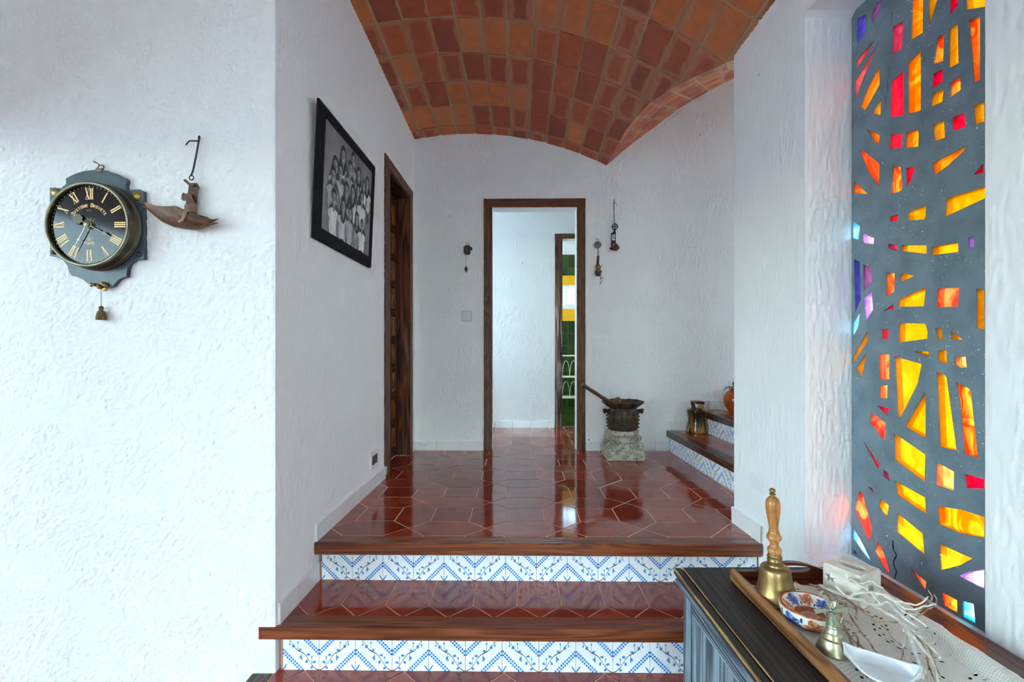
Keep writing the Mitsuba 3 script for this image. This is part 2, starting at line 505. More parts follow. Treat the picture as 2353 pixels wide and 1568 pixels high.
def dimpled(P):
    a_ = meshkit.fbm(P * 120, 2, 21); b_ = np.clip((meshkit.noise(P * 75, 5) - 0.72) / 0.14, 0, 1); c_ = meshkit.noise(P * 9, 8)
    return 0.0029 * np.clip((a_ - 0.25) / 0.5, 0, 1) * (0.55 + 0.7 * c_) - 0.0018 * b_ + 0.0010


def trowelled(P):
    a_ = meshkit.fbm(P * np.array([80, 48, 80]), 2, 31); c_ = meshkit.noise(P * 6, 18)
    return 0.0034 * np.clip((a_ - 0.3) / 0.45, 0, 1) * (0.4 + 0.9 * c_)


def brushed(P):
    return 0.0034 * np.clip((meshkit.fbm(P * np.array([120, 30, 120]), 2, 41) - 0.28) / 0.45, 0, 1)


coat('wall_front', frame([0, yc, 0], [1, 0, 0], UP, [0, -1, 0]), steps(-2.05, L0[0], d=0.0036), steps(ZL, 2.40, d=0.0036), dimpled)
coat('wall_left', FL, steps(0.0, s_a, s_b, Yb - yc - 0.001, d=0.006), steps(-0.2, 0.0, ztop_l, 2.95, d=0.006), trowelled, [(s_a, s_b, -0.3, ztop_l)])
coat('wall_back', FB, steps(-0.90, xa, xb, 1.99, d=0.007), steps(0.0, zd, 3.3, d=0.007), trowelled, [(xa, xb, -0.1, zd), (1.20, 1.99, -0.1, 0.18), (1.45, 1.99, -0.1, 0.36), (1.72, 1.99, -0.1, 0.6)])
coat('wall_right', frame(R0, -dR, UP, -nR), -steps(-0.35, s_n0, s_n1, s_r, d=0.005)[::-1], steps(-0.1, z_n0, z_n1, 2.45, d=0.005), lambda P: 0.6 * brushed(P), [(-s_n1, -s_n0, z_n0, z_n1)])
coat('wall_right', frame(R0 + dR * s_n1, nR, UP, -dR), steps(0.0, 0.184, d=0.004), steps(z_n0, z_n1, d=0.004), brushed)

# corridor behind the back wall and the green bathroom beyond it
Yk = 5.20
xk = ony(1275, 700, Yk)[0] + 0.073
zk = ony(1300, 549, Yk)[2]
wk = sbox(-2.2, -0.05, 2.6, 2.9).difference(sbox(xk, 0, xk + 0.72, zk))
struct('wall_corridor', moved(prism(wk, 0.12, -0.12), frame([0, Yk, 0], [1, 0, 0], UP, [0, -1, 0])), 'plaster')
wc = sbox(Yb + 0.12, -0.05, Yk + 0.1, 2.9).difference(sbox(Yb + 0.25, 0.9, Yk - 0.14, 2.1))
coat("wall_corridor", frame([0, Yk, 0], [1, 0, 0], UP, [0, -1, 0]), steps(-0.7, xk - 0.01, d=0.008), steps(0.0, zk, 2.45, d=0.008), trowelled)
struct('wall_corridor_left', moved(prism(wc, 0.15, -0.15), frame([-1.5, 0, 0], [0, 1, 0], UP, [1, 0, 0])), 'plaster')
struct('wall_corridor_right', box(2.4, 2.55, Yb + 0.1, Yk + 0.1, -0.05, 2.9), 'plaster')
struct('ceiling_corridor', box(-1.6, 2.6, Yb + 0.1, 7.5, 2.5, 2.62), 'white_paint')

# ---------------------------------------------------------------- floor
P0, PX, PY = np.array([-0.156, 2.256]), 0.3825, 0.3825      # tips of four long hexagons meet here; pitch of the pattern
SQ = 0.199
x_r1 = 1.318                                                # riser of the stair on the right
Y_R1, Y_N1, Y_R2, Y_N2 = 2.115, 2.077, 1.769, 1.745         # riser faces and nosing fronts of the two steps
Z1, Z2 = -0.187, -0.363
W_IN = 0.075                                                # wooden edge on top of each step
y_f = Y_N1 + W_IN
area = Polygon([(xl(y_f) + 0.004, y_f), (1.104, y_f), (Pr[0] - 0.004, Pr[1] + 0.003), (x_r1, Pr[1] + 0.003), (x_r1 - 0.012, Yb), (xb, Yb), (xb, Yb + 0.14), (2.4, Yb + 0.14), (2.4, Yk), (xk + 0.72, Yk), (xk + 0.72, Yk + 0.1),
                (xk, Yk + 0.1), (xk, Yk), (-1.5, Yk), (-1.5, Yb + 0.14), (xa, Yb + 0.14), (xa, Yb), (xl(Yb), Yb), (L0[0] + dL[0] * s_b - 0.11, L0[1] + s_b), (L0[0] + dL[0] * s_a - 0.11, L0[1] + s_a), (xl(yc + s_a), yc + s_a)])
fl = struct('floor', moved(prism(area.buffer(0.05).union(sbox(-0.9, y_f, 1.1, y_f + 0.1)).difference(sbox(-2, 0, 3, y_f - 0.001)), 0.1, -0.1011), np.eye(4)), 'floor_grout')


def alfardon(i, j, along_x):
    c = P0 + np.array([i * PX, j * PY])
    h, s = (PX - SQ) / 2, SQ / 2
    if along_x:                                              # from tip (i, j) to tip (i + 1, j)
        m = c + [PX / 2, 0]
        return [(c[0], c[1]), (m[0] - s, c[1] - h), (m[0] + s, c[1] - h), (c[0] + PX, c[1]), (m[0] + s, c[1] + h), (m[0] - s, c[1] + h)]
    m = c + [0, PY / 2]
    return [(c[0], c[1]), (c[0] + h, m[1] - s), (c[0] + h, m[1] + s), (c[0], c[1] + PY), (c[0] - h, m[1] + s), (c[0] - h, m[1] - s)]


def fpart(parent, name, m):
    return part(parent, name, m, 'floor_tile', uv=np.tile([[rng.random(), rng.random()]], (len(m.vertices), 1)))


def lay(parent, polys, region, z, gap=0.0045, name='tile'):
    for poly in polys:
        p = Polygon(poly).buffer(-gap / 2 - 0.0008, join_style=2).intersection(region)
        for g in getattr(p, 'geoms', [p]):
            if g.geom_type != 'Polygon' or g.area < 2.5e-4: continue
            m = slab(g, 0.012, 0.0010, tilt=0.0008)
            m.apply_translation([0, 0, z + nrg.normal(0, 0.00015)])
            fpart(parent, name, m)


polys = []
for i in range(-4, 7):
    for j in range(-1, 9):
        polys += [alfardon(i, j, True), alfardon(i, j, False)]
        c = P0 + np.array([(i + 0.5) * PX, (j + 0.5) * PY]); s = SQ / 2
        polys.append([(c[0] - s, c[1] - s), (c[0] + s, c[1] - s), (c[0] + s, c[1] + s), (c[0] - s, c[1] + s)])
seen_area = area.intersection(Polygon([(-2, 1.9), (2.2, 1.9), (2.2, 5.4), (-0.75, 5.4), (-1.2, 4.0)]))
lay(fl, polys, seen_area, 0.0)

struct('floor_front', box(-5.1, 1.4, -5.1, yc + 0.1, ZL - 0.06, ZL), 'terracotta')

# ---------------------------------------------------------------- entry steps
st = thing('entry_steps', 'two tiled entry steps with dark wooden edges and blue painted risers below the hall floor', 'steps')
xw = 1.096
bodyp = [box(-0.917, 1.094, Y_R1 + 0.008, 2.34, ZL, -0.105), box(-0.920, 1.100, Y_R2 + 0.008, Y_R1 + 0.02, ZL, Z1 - 0.0022), box(-1.015, 1.104, 1.50, yc - 0.003, ZL, Z2 - 0.0022), box(L0[0] + 0.002, 1.104, yc - 0.004, Y_R2 + 0.009, ZL, Z2 - 0.0022)]
part(st, 'body', bodyp, 'floor_grout')


def nosing(x0, x1, y0, y1, z, h):
    return wpart(st, 'nosing', box(x0, x1, y0, y1, z - h, z, 0.005), 0, 0, fine=0.24)


nosing(xl(2.1) - 0.003, 1.094, Y_N1, Y_N1 + W_IN, 0.001, 0.058)
wpart(st, 'nosing', [box(on(593, 1447, (0, Y_N2, 0), (0, 1, 0))[0], 1.10, Y_N2, yc - 0.0005, Z1 - 0.046, Z1 + 0.001, 0.003), box(L0[0] + 0.001, 1.10, yc - 0.002, Y_N2 + 0.082, Z1 - 0.045, Z1 + 0.0009)], 0, 0, fine=0.24)
nosing(-1.02, 1.10, 1.49, 1.565, Z2 + 0.001, 0.05)
wpart(st, 'side_nosing', box(-1.015, L0[0] - 0.006, 1.567, yc - 0.001, Z2 - 0.045, Z2 + 0.001, 0.005), 1, 1)


def tread(y0, y1, z, x0, x1, w, xo, apex):
    """Long hexagons side by side, their front tips cut at the wooden edge; small triangles between."""
    reg = sbox(x0, y0 + 0.003, x1, y1)
    out = []
    d = apex - y0
    n = int((x1 - x0) / w) + 3
    for k in range(-1, n):
        a = xo + k * w
        out.append([(a, apex), (a + w / 2, y0 - 0.004), (a + w, apex), (a + w, y1 + 0.2), (a, y1 + 0.2)])
        out.append([(a, apex), (a - w / 2, y0 - 0.004), (a - w / 2, y0 - 0.1), (a + w / 2, y0 - 0.1), (a + w / 2, y0 - 0.004)])
    lay(st, out, reg, z, 0.004, 'tread_tile')


w1 = 0.183
xo1 = onz(580 + 800 / 3.92, 1180 + 820 / 3.92, Z1)[0] - 2 * w1
tread(Y_N2 + 0.082, Y_R1, Z1, L0[0] + 0.002, 1.10, w1, xo1, onz(783, 1389, Z1)[1])
q3 = onz(928.7, 1546, Z2)                                    # the lowest tread has the hall's pattern
lay(st, [affinity.translate(Polygon(p_), q3[0] - P0[0], Y_R2 - 0.004 - P0[1]) for p_ in polys], sbox(L0[0] - 0.004, 1.568, 1.10, yc - 0.001).union(sbox(L0[0] + 0.002, yc - 0.002, 1.10, Y_R2)), Z2, name='tread_tile')


def riser(parent, x0, x1, z0, z1, fm, w=0.1412, odd=0, v0=0.0, name='riser_tile'):
    """Painted tiles on a riser; fm maps (x, z, out) to space."""
    k, x = 0, x0
    while x < x1 - 0.004:
        e = min(x + w, x1)
        m = slab([(x + 0.0009, z0), (e - 0.0009, z0), (e - 0.0009, z1), (x + 0.0009, z1)], 0.008, 0.0008, tilt=0.002)
        u = (m.vertices[:, 0] - x) / w
        if (k + odd) % 2: u = 1 - u
        uv = np.c_[u, v0 + (m.vertices[:, 1] - z0) / w]
        part(parent, name, moved(m, fm), 'riser_tile', uv=uv)
        x = e; k += 1


riser(st, onz(736, 1337, Z1)[0], 1.090, Z1, -0.058, frame([0, Y_R1, 0], [1, 0, 0], UP, [0, -1, 0]), 0.1412)
riser(st, onz(646, 1545, Z2)[0], 1.095, Z2, Z1 - 0.046, frame([0, Y_R2, 0], [1, 0, 0], UP, [0, -1, 0]), 0.1412)

# ---------------------------------------------------------------- stair on the right
sr = thing('side_stair', 'tiled stair with dark wooden edges climbing to the right beside the back wall', 'stairs')
dS = np.array([-0.02, 1, 0]); dS /= np.linalg.norm(dS); nS = np.array([-dS[1], dS[0], 0])    # risers run nearly along the hall
STEP, RISE = 0.272, 0.18
for k in range(3):
    x0 = x_r1 + k * STEP - 0.012
    zt = (k + 1) * RISE
    oS = np.array([x0, Yb - 0.010, 0])
    FS = frame(oS, -dS, UP, nS)                            # s runs from the back wall towards the camera
    L = Yb - Pr[1] - 0.004
    tm = moved(prism(sbox(0.016, zt - RISE - (0.0 if k == 0 else 0.02), L, zt - 0.0022), 0.6, -0.6 - 0.008), FS)
    part(sr, 'body', tm, 'floor_grout')
    wpart(sr, 'nosing', moved(box(0.001, L, zt - 0.052, zt + 0.001, -0.062, 0.026, 0.005), FS), 1, 1)
    riser(sr, 0.0, L, zt - RISE, zt - 0.052, FS, 0.1412, 1)
    reg = sbox(0.002, 0.064, L, STEP + 0.02)
    for j in range(10):
        for q in (0, 1):
            a, b = j * 0.19 - 0.04, 0.064 + q * 0.105
            g = sbox(a + q * 0.09, b, a + q * 0.09 + 0.186, b + 0.101).intersection(reg)
            if g.area > 1e-3:
                m = slab(g, 0.012, 0.0012, tilt=0.002)
                fpart(sr, 'tread_tile', moved(m, frame(oS + UP * zt, -dS, -nS, np.cross(-dS, -nS))))

# ---------------------------------------------------------------- tiled baseboards
def base_run(key, s0, s1, z0, h, fm, w=0.2, tidy=0.012, s_off=0.0):
    x = s0
    first = True
    while x < s1 - 0.01:
        e = min(x + (w - s_off if first and s_off else w), s1)
        part(key, 'tile', moved(shifted(slab([(x + 0.001, z0), (e - 0.001, z0), (e - 0.001, z0 + h), (x + 0.001, z0 + h)], 0.011, 0.0015, tilt=0.004), [0, 0, tidy]), fm), 'white_tile')
        x = e; first = False


bl = struct('baseboard_left', [moved(box(on_left(744.5, 1200)[0] - 0.07, s_a - 0.075, 0, 0.079, 0, 0.009), FL), moved(box(on_left(640, 1300)[0] + 0.002, Y_R1 - yc, Z1, Z1 + 0.079, 0, 0.009), FL)], 'tile_grout')
base_run(bl, Y_N1 - yc + 0.004, s_a - 0.078, 0, 0.081, FL, 0.2, s_off=0.06)
base_run(bl, 0.012, Y_R1 - yc, Z1, 0.083, FL, 0.19, s_off=0.06)
bb = struct('baseboard_back', [moved(box(-0.89, xa - 0.077, 0, 0.076, 0, 0.009), FB), moved(box(xb + 0.077, x_r1 - 0.02, 0, 0.076, 0, 0.009), FB)], 'tile_grout')
base_run(bb, -0.889, xa - 0.077, 0, 0.078, FB, 0.21, s_off=0.03)
base_run(bb, xb + 0.077, x_r1 - 0.016, 0, 0.078, FB, 0.2)
for k in (0, 1, 2):
    base_run(bb, x_r1 + k * STEP - 0.036, x_r1 + (k + 1) * STEP - 0.036, (k + 1) * RISE, 0.078, FB, 0.093)
a = np.linspace(math.pi * 1.04, math.pi * 1.96, 13)
c0 = on_back(973, 1017)
cpart(bb, 'painted_arc', moved(tube(np.c_[c0[0] + 0.042 * np.cos(a), c0[1] + 0.026 * np.sin(a), np.full(13, 0.0125)], 0.0014, 5), FB), (110, 130, 190), 'vc_satin')
br = struct('baseboard_right', moved(box(Y_N1 - R0[1] + 0.012, s_r + 0.004, 0, 0.078, -0.009, 0), FR), 'tile_grout')
FRi = frame(R0, -dR, UP, -nR)
base_run(br, -(s_r + 0.006), -(Y_N1 - R0[1] + 0.014), 0, 0.080, FRi, 0.195)
bk = struct('baseboard_corridor', moved(box(-1.4, xk - 0.075, 0, 0.078, 0, 0.008), frame([0, Yk, 0], [1, 0, 0], UP, [0, -1, 0])), 'tile_grout')
base_run(bk, -0.66, xk - 0.075, 0, 0.080, frame([0, Yk, 0], [1, 0, 0], UP, [0, -1, 0]), 0.2)

# ---------------------------------------------------------------- vaulted brick ceiling
VX, VR, VTOP, VS = -0.41, 2.6, 2.757, 0.05


def vault(v):
    """(arc length, y, h) -> a point of the vault, h below the bricks' face."""
    th = v[:, 0] / VR
    r = VR - v[:, 2]
    return np.stack([VX + (VR + (v[:, 2] * -1)) * np.sin(th), v[:, 1], VTOP - VR + r * np.cos(th) + VS * (Yb - v[:, 1])], 1)


def vz(x, y): return VTOP - VR + math.sqrt(VR**2 - (x - VX) ** 2) + VS * (Yb - y)
def arc(x): return VR * math.asin((x - VX) / VR)


GP = np.array([(0.768, Yb), (0.790, 3.442), (0.837, 3.064), (0.921, 2.801), (1.001, 2.597), (1.1005, 2.371), (1.112, Pr[1])])     # the groin where the stair's vault starts, in plan
reg = Polygon([(arc(xl(yc) - 0.01), yc), (arc(R0[0] - 0.01), yc)] + [(arc(x), y) for x, y in GP[::-1]] + [(arc(xl(Yb) - 0.01), Yb)])
ce = struct('ceiling')
groin = [(yc - 0.02, R0[0] + 0.02)] + [(y, x) for x, y in GP[::-1]]
sheet_v, sheet_f = [], []
for i in range(26):
    for y in np.linspace(yc - 0.01, Yb, 30):
        e0, e1 = arc(xl(y) - 0.03), arc(np.interp(y, [g[0] for g in groin], [g[1] for g in groin]))
        sheet_v.append([e0 + (e1 - e0) * i / 25, y, -0.006])
for i in range(25):
    for j in range(29):
        a = i * 30 + j
        sheet_f += [[a, a + 1, a + 31], [a, a + 31, a + 30]]
part(ce, 'mortar_bed', M(vault(np.array(sheet_v)), sheet_f), 'lime_mortar', smooth=True)
xs0, ys0, BW, BL = arc(-0.83), 3.872, 0.1545, 0.2925
for i in range(-1, 14):
    for j in range(-8, 1):
        a, b = xs0 + i * BW, ys0 + j * BL
        jit = [nrg.normal(0, 0.0022) for _ in range(8)]
        g = 0.0055 + 0.002 * rng.random()
        q = Polygon([(a + g + jit[0], b + g + jit[1]), (a + BW - g + jit[2], b + g + jit[3]), (a + BW - g + jit[4], b + BL - g + jit[5]), (a + g + jit[6], b + BL - g + jit[7])]).intersection(reg)
        if q.is_empty or q.area < 4e-4: continue
        m = slab(q, 0.012, 0.003, tilt=0.006)
        m.vertices[:, 2] += nrg.normal(0, 0.0012)
        uv = np.c_[(m.vertices[:, 0] - a) / BW + i + 20, (m.vertices[:, 1] - b) / BL + j + 20]
        m.vertices = vault(np.array(m.vertices) * [1, 1, -1] * [1, 1, -1])
        part(ce, 'brick', m, 'brick', uv=uv)


GB = np.array([(0.770, 2.478), (0.921, 2.610), (1.191, 2.812), (1.383, 2.958), (1.619, 3.098), (1.866, 3.225), (2.5, 3.5), (3.25, 3.56)])   # its line on the back wall: x, z
GQ = np.array([[x, y, vz(x, y)] for x, y in GP] + [[1.45, Pr[1], 2.62], [2.2, Pr[1], 3.1], [3.25, Pr[1], 3.5]])                          # and along the groin and the near wall
_tb = np.r_[0, np.cumsum(np.linalg.norm(np.diff(GB, axis=0), axis=1))]
_tq = np.r_[0, np.cumsum(np.linalg.norm(np.diff(GQ, axis=0), axis=1))]
_tq = np.r_[_tq[:7] / _tq[6] * _tb[5], _tb[5] + (_tq[7:] - _tq[6]) / (_tq[-1] - _tq[6]) * (_tb[-1] - _tb[5])]


def vault2(v):
    """(length along the line on the back wall, 0..1 from the groin to the back wall, h)."""
    t, w = v[:, 0], np.clip(v[:, 1], 0, 1)[:, None]
    P = np.stack([np.interp(t, _tq, GQ[:, k]) for k in range(3)], 1)
    Q = np.stack([np.interp(t, _tb, GB[:, 0]), np.full(len(t), Yb), np.interp(t, _tb, GB[:, 1])], 1)
    R = P * (1 - w) + Q * w
    R[:, 2] += v[:, 2]
    return R


sv, sf = [], []
for t in np.linspace(0, _tb[-1] * 0.999, 40):
    for w in np.linspace(0, 1, 8): sv.append([t, w, 0.005])
for i in range(39):
    for j in range(7):
        a = i * 8 + j
        sf += [[a, a + 1, a + 9], [a, a + 9, a + 8]]
part(ce, 'stair_mortar_bed', M(vault2(np.array(sv)), sf), 'lime_mortar', smooth=True)
NW = 7
for i in range(0, 13):
    for j in range(NW):
        L_, b = 0.155, j / NW
        a = i * L_ + 0.004
        q = [(a + 0.004, b + 0.006), (a + 0.149, b + 0.006), (a + 0.149, b + 1 / NW - 0.006), (a + 0.004, b + 1 / NW - 0.006)]
        v = []
        for h, ins in ((0, 0.003), (0.003, 0), (0.012, 0)):
            for (x, y), (sx, sy) in zip(q, ((1, 1), (-1, 1), (-1, -1), (1, -1))): v.append([x + sx * ins, y + sy * ins, h])
        f = [[0, 1, 2], [0, 2, 3]]
        for r in (0, 1):
            for k in range(4):
                p_, q_ = r * 4 + k, r * 4 + (k + 1) % 4
                f += [[p_, p_ + 4, q_], [q_, p_ + 4, q_ + 4]]
        v = np.array(v)
        uv = np.c_[(v[:, 0] - a) / L_ * 0.98 + 0.01 + i + 50, (v[:, 1] - b) * NW * 0.98 + 0.01 + j + 50]
        part(ce, 'stair_brick', M(vault2(v), f), 'brick', uv=uv)

# ---------------------------------------------------------------- stained glass: pieces of coloured glass cast in a concrete slab
DG = 0.184                                                   # the slab's face behind the wall's face
_G = {0: [('v', '285,130 330,30 365,0 370,0 370,65 345,130 285,215'), ('n', '155,170 230,130 232,290 155,395 148,330'), ('o', '650,-60 750,-60 745,295 640,360'), ('y', '795,-60 890,-60 808,235 800,200'),
 ('r', '993,-50 1060,-50 1058,45 990,140'), ('y', '1125,-60 1340,-60 1330,55 1140,88'), ('d', '475,240 568,190 560,440 465,495'), ('s', '318,345 145,550 150,618 220,515'), ('s', '355,365 310,440 135,735 140,905 200,730 300,490'),
 ('a', '352,598 358,760 225,1000 185,960 250,790'), ('y', '372,885 365,1042 285,1020'), ('r', '570,635 572,1040 455,1055 462,740'), ('o', '728,455 728,995 612,1028 612,570'), ('f', '938,305 930,550 840,585 875,345'),
 ('y', '1060,212 1068,570 978,618 985,255'), ('f', '1160,180 1262,146 1262,718 1205,748'), ('r', '925,622 922,735 832,800 838,665'), ('f', '1085,685 1088,810 990,878 993,745'), ('y', '935,800 922,918 818,962 830,850'),
 ('y', '1198,950 1300,918 1300,1095 1215,1125'), ('r', '1122,1015 1130,1145 1015,1180 1012,1058'), ('y', '938,1085 945,1240 850,1275 835,1125'), ('o', '235,1160 360,1220 348,1308 310,1280'), ('r', '455,1212 560,1208 558,1330 448,1340'),
 ('o', '595,1195 700,1170 710,1200 705,1320 592,1335'), ('f', '175,1370 195,1345 300,1430 355,1475 350,1685 260,1560'), ('o', '1135,1315 1115,1360 975,1490 850,1582 832,1470')],
 380: [('f', '475,5 545,15 562,200 550,230 460,260'), ('r', '592,25 678,12 645,120 598,200'), ('f', '125,140 255,262 120,250'), ('r', '1195,90 1290,-18 1290,66'), ('y', '955,300 1330,185 1330,285 945,465'), ('r', '450,462 525,440 515,500 447,508'),
 ('y', '608,425 775,358 772,455 760,488 608,495'), ('b', '115,500 180,550 165,675 112,655'), ('p', '195,605 265,640 308,655 305,715 210,700'), ('d', '435,705 518,720 512,775 432,750'), ('o', '555,720 780,722 782,800 552,775'),
 ('y', '828,735 1062,695 1068,780 828,810'), ('p', '1155,650 1210,645 1208,735 1160,735'), ('n', '122,845 180,870 188,1210 135,1335'), ('v', '205,890 285,920 288,1045 212,1148'), ('f', '415,975 495,970 488,1140 415,1185'),
 ('y', '555,965 672,998 535,1055'), ('y', '525,1210 772,1098 755,1270 525,1275'), ('r', '480,1252 485,1290 383,1315'), ('e', '878,1110 1072,1102 1062,1270 868,1282'), ('p', '215,1200 285,1125 298,1300 240,1395 228,1380'),
 ('b', '182,1315 165,1450 115,1560 115,1420'), ('y', '1228,1110 1300,1120 1300,1490 1228,1465')],
 740: [('y', '530,8 770,18 790,90 785,152 528,185'), ('r', '375,65 435,62 432,150 378,152'), ('y', '248,75 245,180 112,385 112,325'), ('y', '242,268 208,445 190,512 145,415'), ('e', '352,288 445,295 443,525 355,515'), ('k', '355,570 428,572 425,688 352,685'),
 ('y', '490,310 735,380 700,555 545,865 518,850'), ('y', '768,628 772,1058 585,940'), ('r', '330,755 438,775 428,848'), ('e', '280,815 410,908 402,1080 268,910'), ('y', '858,60 918,58 925,165 882,165'), ('y', '995,78 1112,165 1003,160'),
 ('y', '668,268 795,265 803,318'), ('y', '878,260 955,252 965,388 880,345'), ('k', '1028,318 1132,312 1142,412 1075,415 1035,385'), ('y', '870,452 945,480 962,510 1052,1165 898,1125'), ('f', '1045,540 1165,605 1180,640 1242,1228 1118,1190 1085,800 1065,660'),
 ('y', '485,1000 768,1195 762,1445 490,1240'), ('r', '212,1075 355,1285 342,1335'), ('d', '388,1325 435,1365 448,1442 390,1390'), ('k', '865,1260 1028,1350 1025,1525 865,1470'), ('r', '1120,1368 1300,1420 1300,1502 1138,1498')],
 1080: [('y', '492,95 765,250 778,405 515,225'), ('e', '175,188 205,220 288,530 265,660 135,355'), ('r', '250,150 290,165 303,215'), ('y', '362,255 440,320 425,430 345,330'), ('y', '512,385 745,575 762,768 515,560'),
 ('o', '875,325 1090,360 1300,425 1300,615 1080,570 890,490'), ('b', '115,515 190,640 300,858 225,770 118,620'), ('n', '122,710 180,800 185,905 122,860'), ('e', '345,640 410,790 450,945 435,950 315,735'), ('y', '892,665 1192,800 1080,860 910,905'),
 ('e', '630,880 778,1012 768,1095'), ('p', '1060,955 1150,920 1300,895 1300,1075'), ('f', '910,1100 1055,1175 1060,1380 950,1270'), ('c', '1105,1180 1205,1210 1230,1500 1115,1400')]}
_GC = {'y': (rgb(190, 93, 0), rgb(204, 110, 7)), 'o': (rgb(205, 70, 0), rgb(208, 118, 10)), 'a': (rgb(215, 86, 0), rgb(220, 92, 0)), 'f': (rgb(220, 46, 8), rgb(222, 120, 24)), 'e': (rgb(235, 30, 20), rgb(255, 90, 40)),
       'r': (rgb(205, 0, 25), rgb(235, 10, 30)), 's': (rgb(180, 30, 30), rgb(205, 70, 60)), 'd': (rgb(140, 15, 40), rgb(170, 30, 50)), 'k': (rgb(225, 88, 40), rgb(225, 136, 62)), 'v': (rgb(95, 35, 80), rgb(125, 60, 100)),
       'n': (rgb(45, 35, 105), rgb(60, 45, 120)), 'p': (rgb(176, 96, 180), rgb(204, 136, 198)), 'b': (rgb(90, 180, 235), rgb(190, 230, 248)), 'c': (rgb(0, 195, 225), rgb(140, 230, 240))}


def f_pane(p, n, uv):                                        # uv.x: the piece's colour, uv.y: a number of its own
    w = fbm(p.y * 14, p.z * 14, uv.y * 50, 2)
    t = smoothstep(0.36, 0.66, fbm(p.y * 26 + w * 5, p.z * 14 + w * 7, uv.y * 90, 3))
    k = dr.floor(uv.x + 0.5)
    a, b = mi.Color3f(0.5), mi.Color3f(0.5)
    for i, (c1, c2) in enumerate(_GC.values()):
        a, b = dr.select(k == i, mi.Color3f(c1), a), dr.select(k == i, mi.Color3f(c2), b)
    return mix(a, b, t)


scene['pane'] = {'type': 'principledthin', 'base_color': proc(f_pane), 'roughness': 0.14, 'spec_trans': 0.5, 'diff_trans': 1.7, 'eta': 1.5}


def b_concrete(p, n, uv):
    return 0.0016 * fbm(p.x * 60, p.y * 60, p.z * 60, 3) - 0.0022 * smoothstep(0.86, 0.92, noise(p.y * 170, p.z * 170, 1.0))


def f_concrete(p, n, uv):
    a = fbm(p.y * 16, p.z * 16, 1.0, 4)
    sp = smoothstep(0.90, 0.95, noise(p.y * 240, p.z * 240, 3.0)) * smoothstep(0.35, 0.6, fbm(p.y * 9, p.z * 9, 5.0, 2))
    c = mix(rgb(100, 118, 128), rgb(134, 152, 162), a)
    return mix(c, rgb(220, 224, 226), sp * 0.8)


mat('concrete', f_concrete, 0.8, spec=0.3, bump=b_concrete)
wn = struct('window_1', label='tall stained glass window of coloured pieces cast in grey concrete')
FG = frame(R0 + nR * DG, dR, UP, nR)
sl = sbox(s_n0 - 0.0, z_n0, s_n1, z_n1)
holes = []
for oy, lst in _G.items():
    for k, s in lst:
        q = []
        for xy in s.split():
            a, b = map(float, xy.split(','))
            q.append(on_right(1930 + a / 3.92, oy + b / 3.92, DG))
        g = Polygon(q).buffer(0).intersection(sbox(s_n0 + 0.01, z_n0 + 0.01, s_n1 - 0.004, z_n1 - 0.004))
        if g.is_empty: continue
        g = max(getattr(g, 'geoms', [g]), key=lambda x: x.area)
        holes.append((k, g))
part(wn, 'concrete_slab', moved(prism(sl.difference(unary_union([g for _, g in holes])), 0.024), FG), 'concrete')
for k, g in holes:
    v, f = trimesh.creation.triangulate_polygon(g.buffer(0.003, join_style=2), engine='earcut')
    part(wn, 'pane', moved(M(np.c_[v, np.full(len(v), 0.004)], f), FG), 'pane', uv=np.tile([[list(_GC).index(k), rng.random()]], (len(v), 1)))
cr = []
for pts, r in (([(2047, 60), (2050, 40), (2049, 25)], 0.0012), ([(2042, 150), (2043, 175), (2038, 185), (2041, 205), (2036, 225), (2037, 250)], 0.0012), ([(2052, 1242), (2053, 1262), (2060, 1277), (2054, 1290), (2056, 1306), (2060, 1314), (2055, 1332)], 0.0026)):
    P = np.array([on(x_, y_, R0 + nR * (DG + 0.0004), nR) for x_, y_ in pts])
    P = spline(P, 4)
    cr.append(tube(P, r * (0.5 + 0.9 * meshkit.noise(np.c_[np.arange(len(P)) * 0.8, P[:, 1:]], 3)), 6, flat=0.5))
cpart(wn, 'crack', cr, (22, 24, 26), 'vc_matt')
ln_ = []
for pts in ([(1950, 570), (1985, 580), (2040, 597), (2060, 608), (2140, 600)], [(2040, 612), (2110, 618), (2150, 609), (2190, 613), (2250, 612)], [(2205, 578), (2222, 588), (2252, 588)], [(1985, 488), (2030, 476)]):
    P = spline(np.array([on(x_, y_, R0 + nR * (DG + 0.0002), nR) for x_, y_ in pts]), 5)
    ln_.append(tube(P, 0.0007, 5, flat=0.6))
cpart(wn, 'filled_crack', ln_, (150, 152, 140), 'vc_matt')
# chipped plaster on the right wall and a nail hole in the back wall
fl_ = []
for pts in ([(1734, 146), (1742, 142), (1740, 150)], [(1744, 158), (1751, 161), (1746, 164)], [(1739, 172), (1744, 171), (1742, 184)], [(1733, 158), (1735, 154), (1734, 160)], [(1718, 195), (1723, 190), (1720, 195)], [(1741, 180), (1744, 182), (1741, 190)]):
    fl_.append(moved(prism(Polygon([on_right(x_, y_) for x_, y_ in pts]), 0.0008, -0.0006), FR))
cpart('wall_right', 'chip', fl_, (40, 48, 50), 'vc_matt')
cpart('wall_back', 'chip', [ball(ony(x_, y_, Yb), r_, 1, (1, 0.25, 1)) for x_, y_, r_ in ((1608, 310, 0.007), (1604, 309, 0.003), (1610, 404, 0.004), (1033, 497, 0.005), (1353, 1010, 0.011), (1358, 1007, 0.008), (1532, 1003, 0.004), (1527, 996, 0.003))], (92, 92, 88), 'vc_matt')
a_, b_ = on_right(1722, 1110), on_right(1755, 1110)
cv = Polygon([on_right(*q_) for q_ in ((1722, 1085), (1754, 1096), (1754, 1135), (1722, 1117))]).buffer(-0.006).buffer(0.006)
thing('cover_plate', 'blank white painted cover plate flush on the right wall above the tiled skirting', 'cover plate', moved(prism(cv, 0.002, -0.002), FR), 'white_paint')

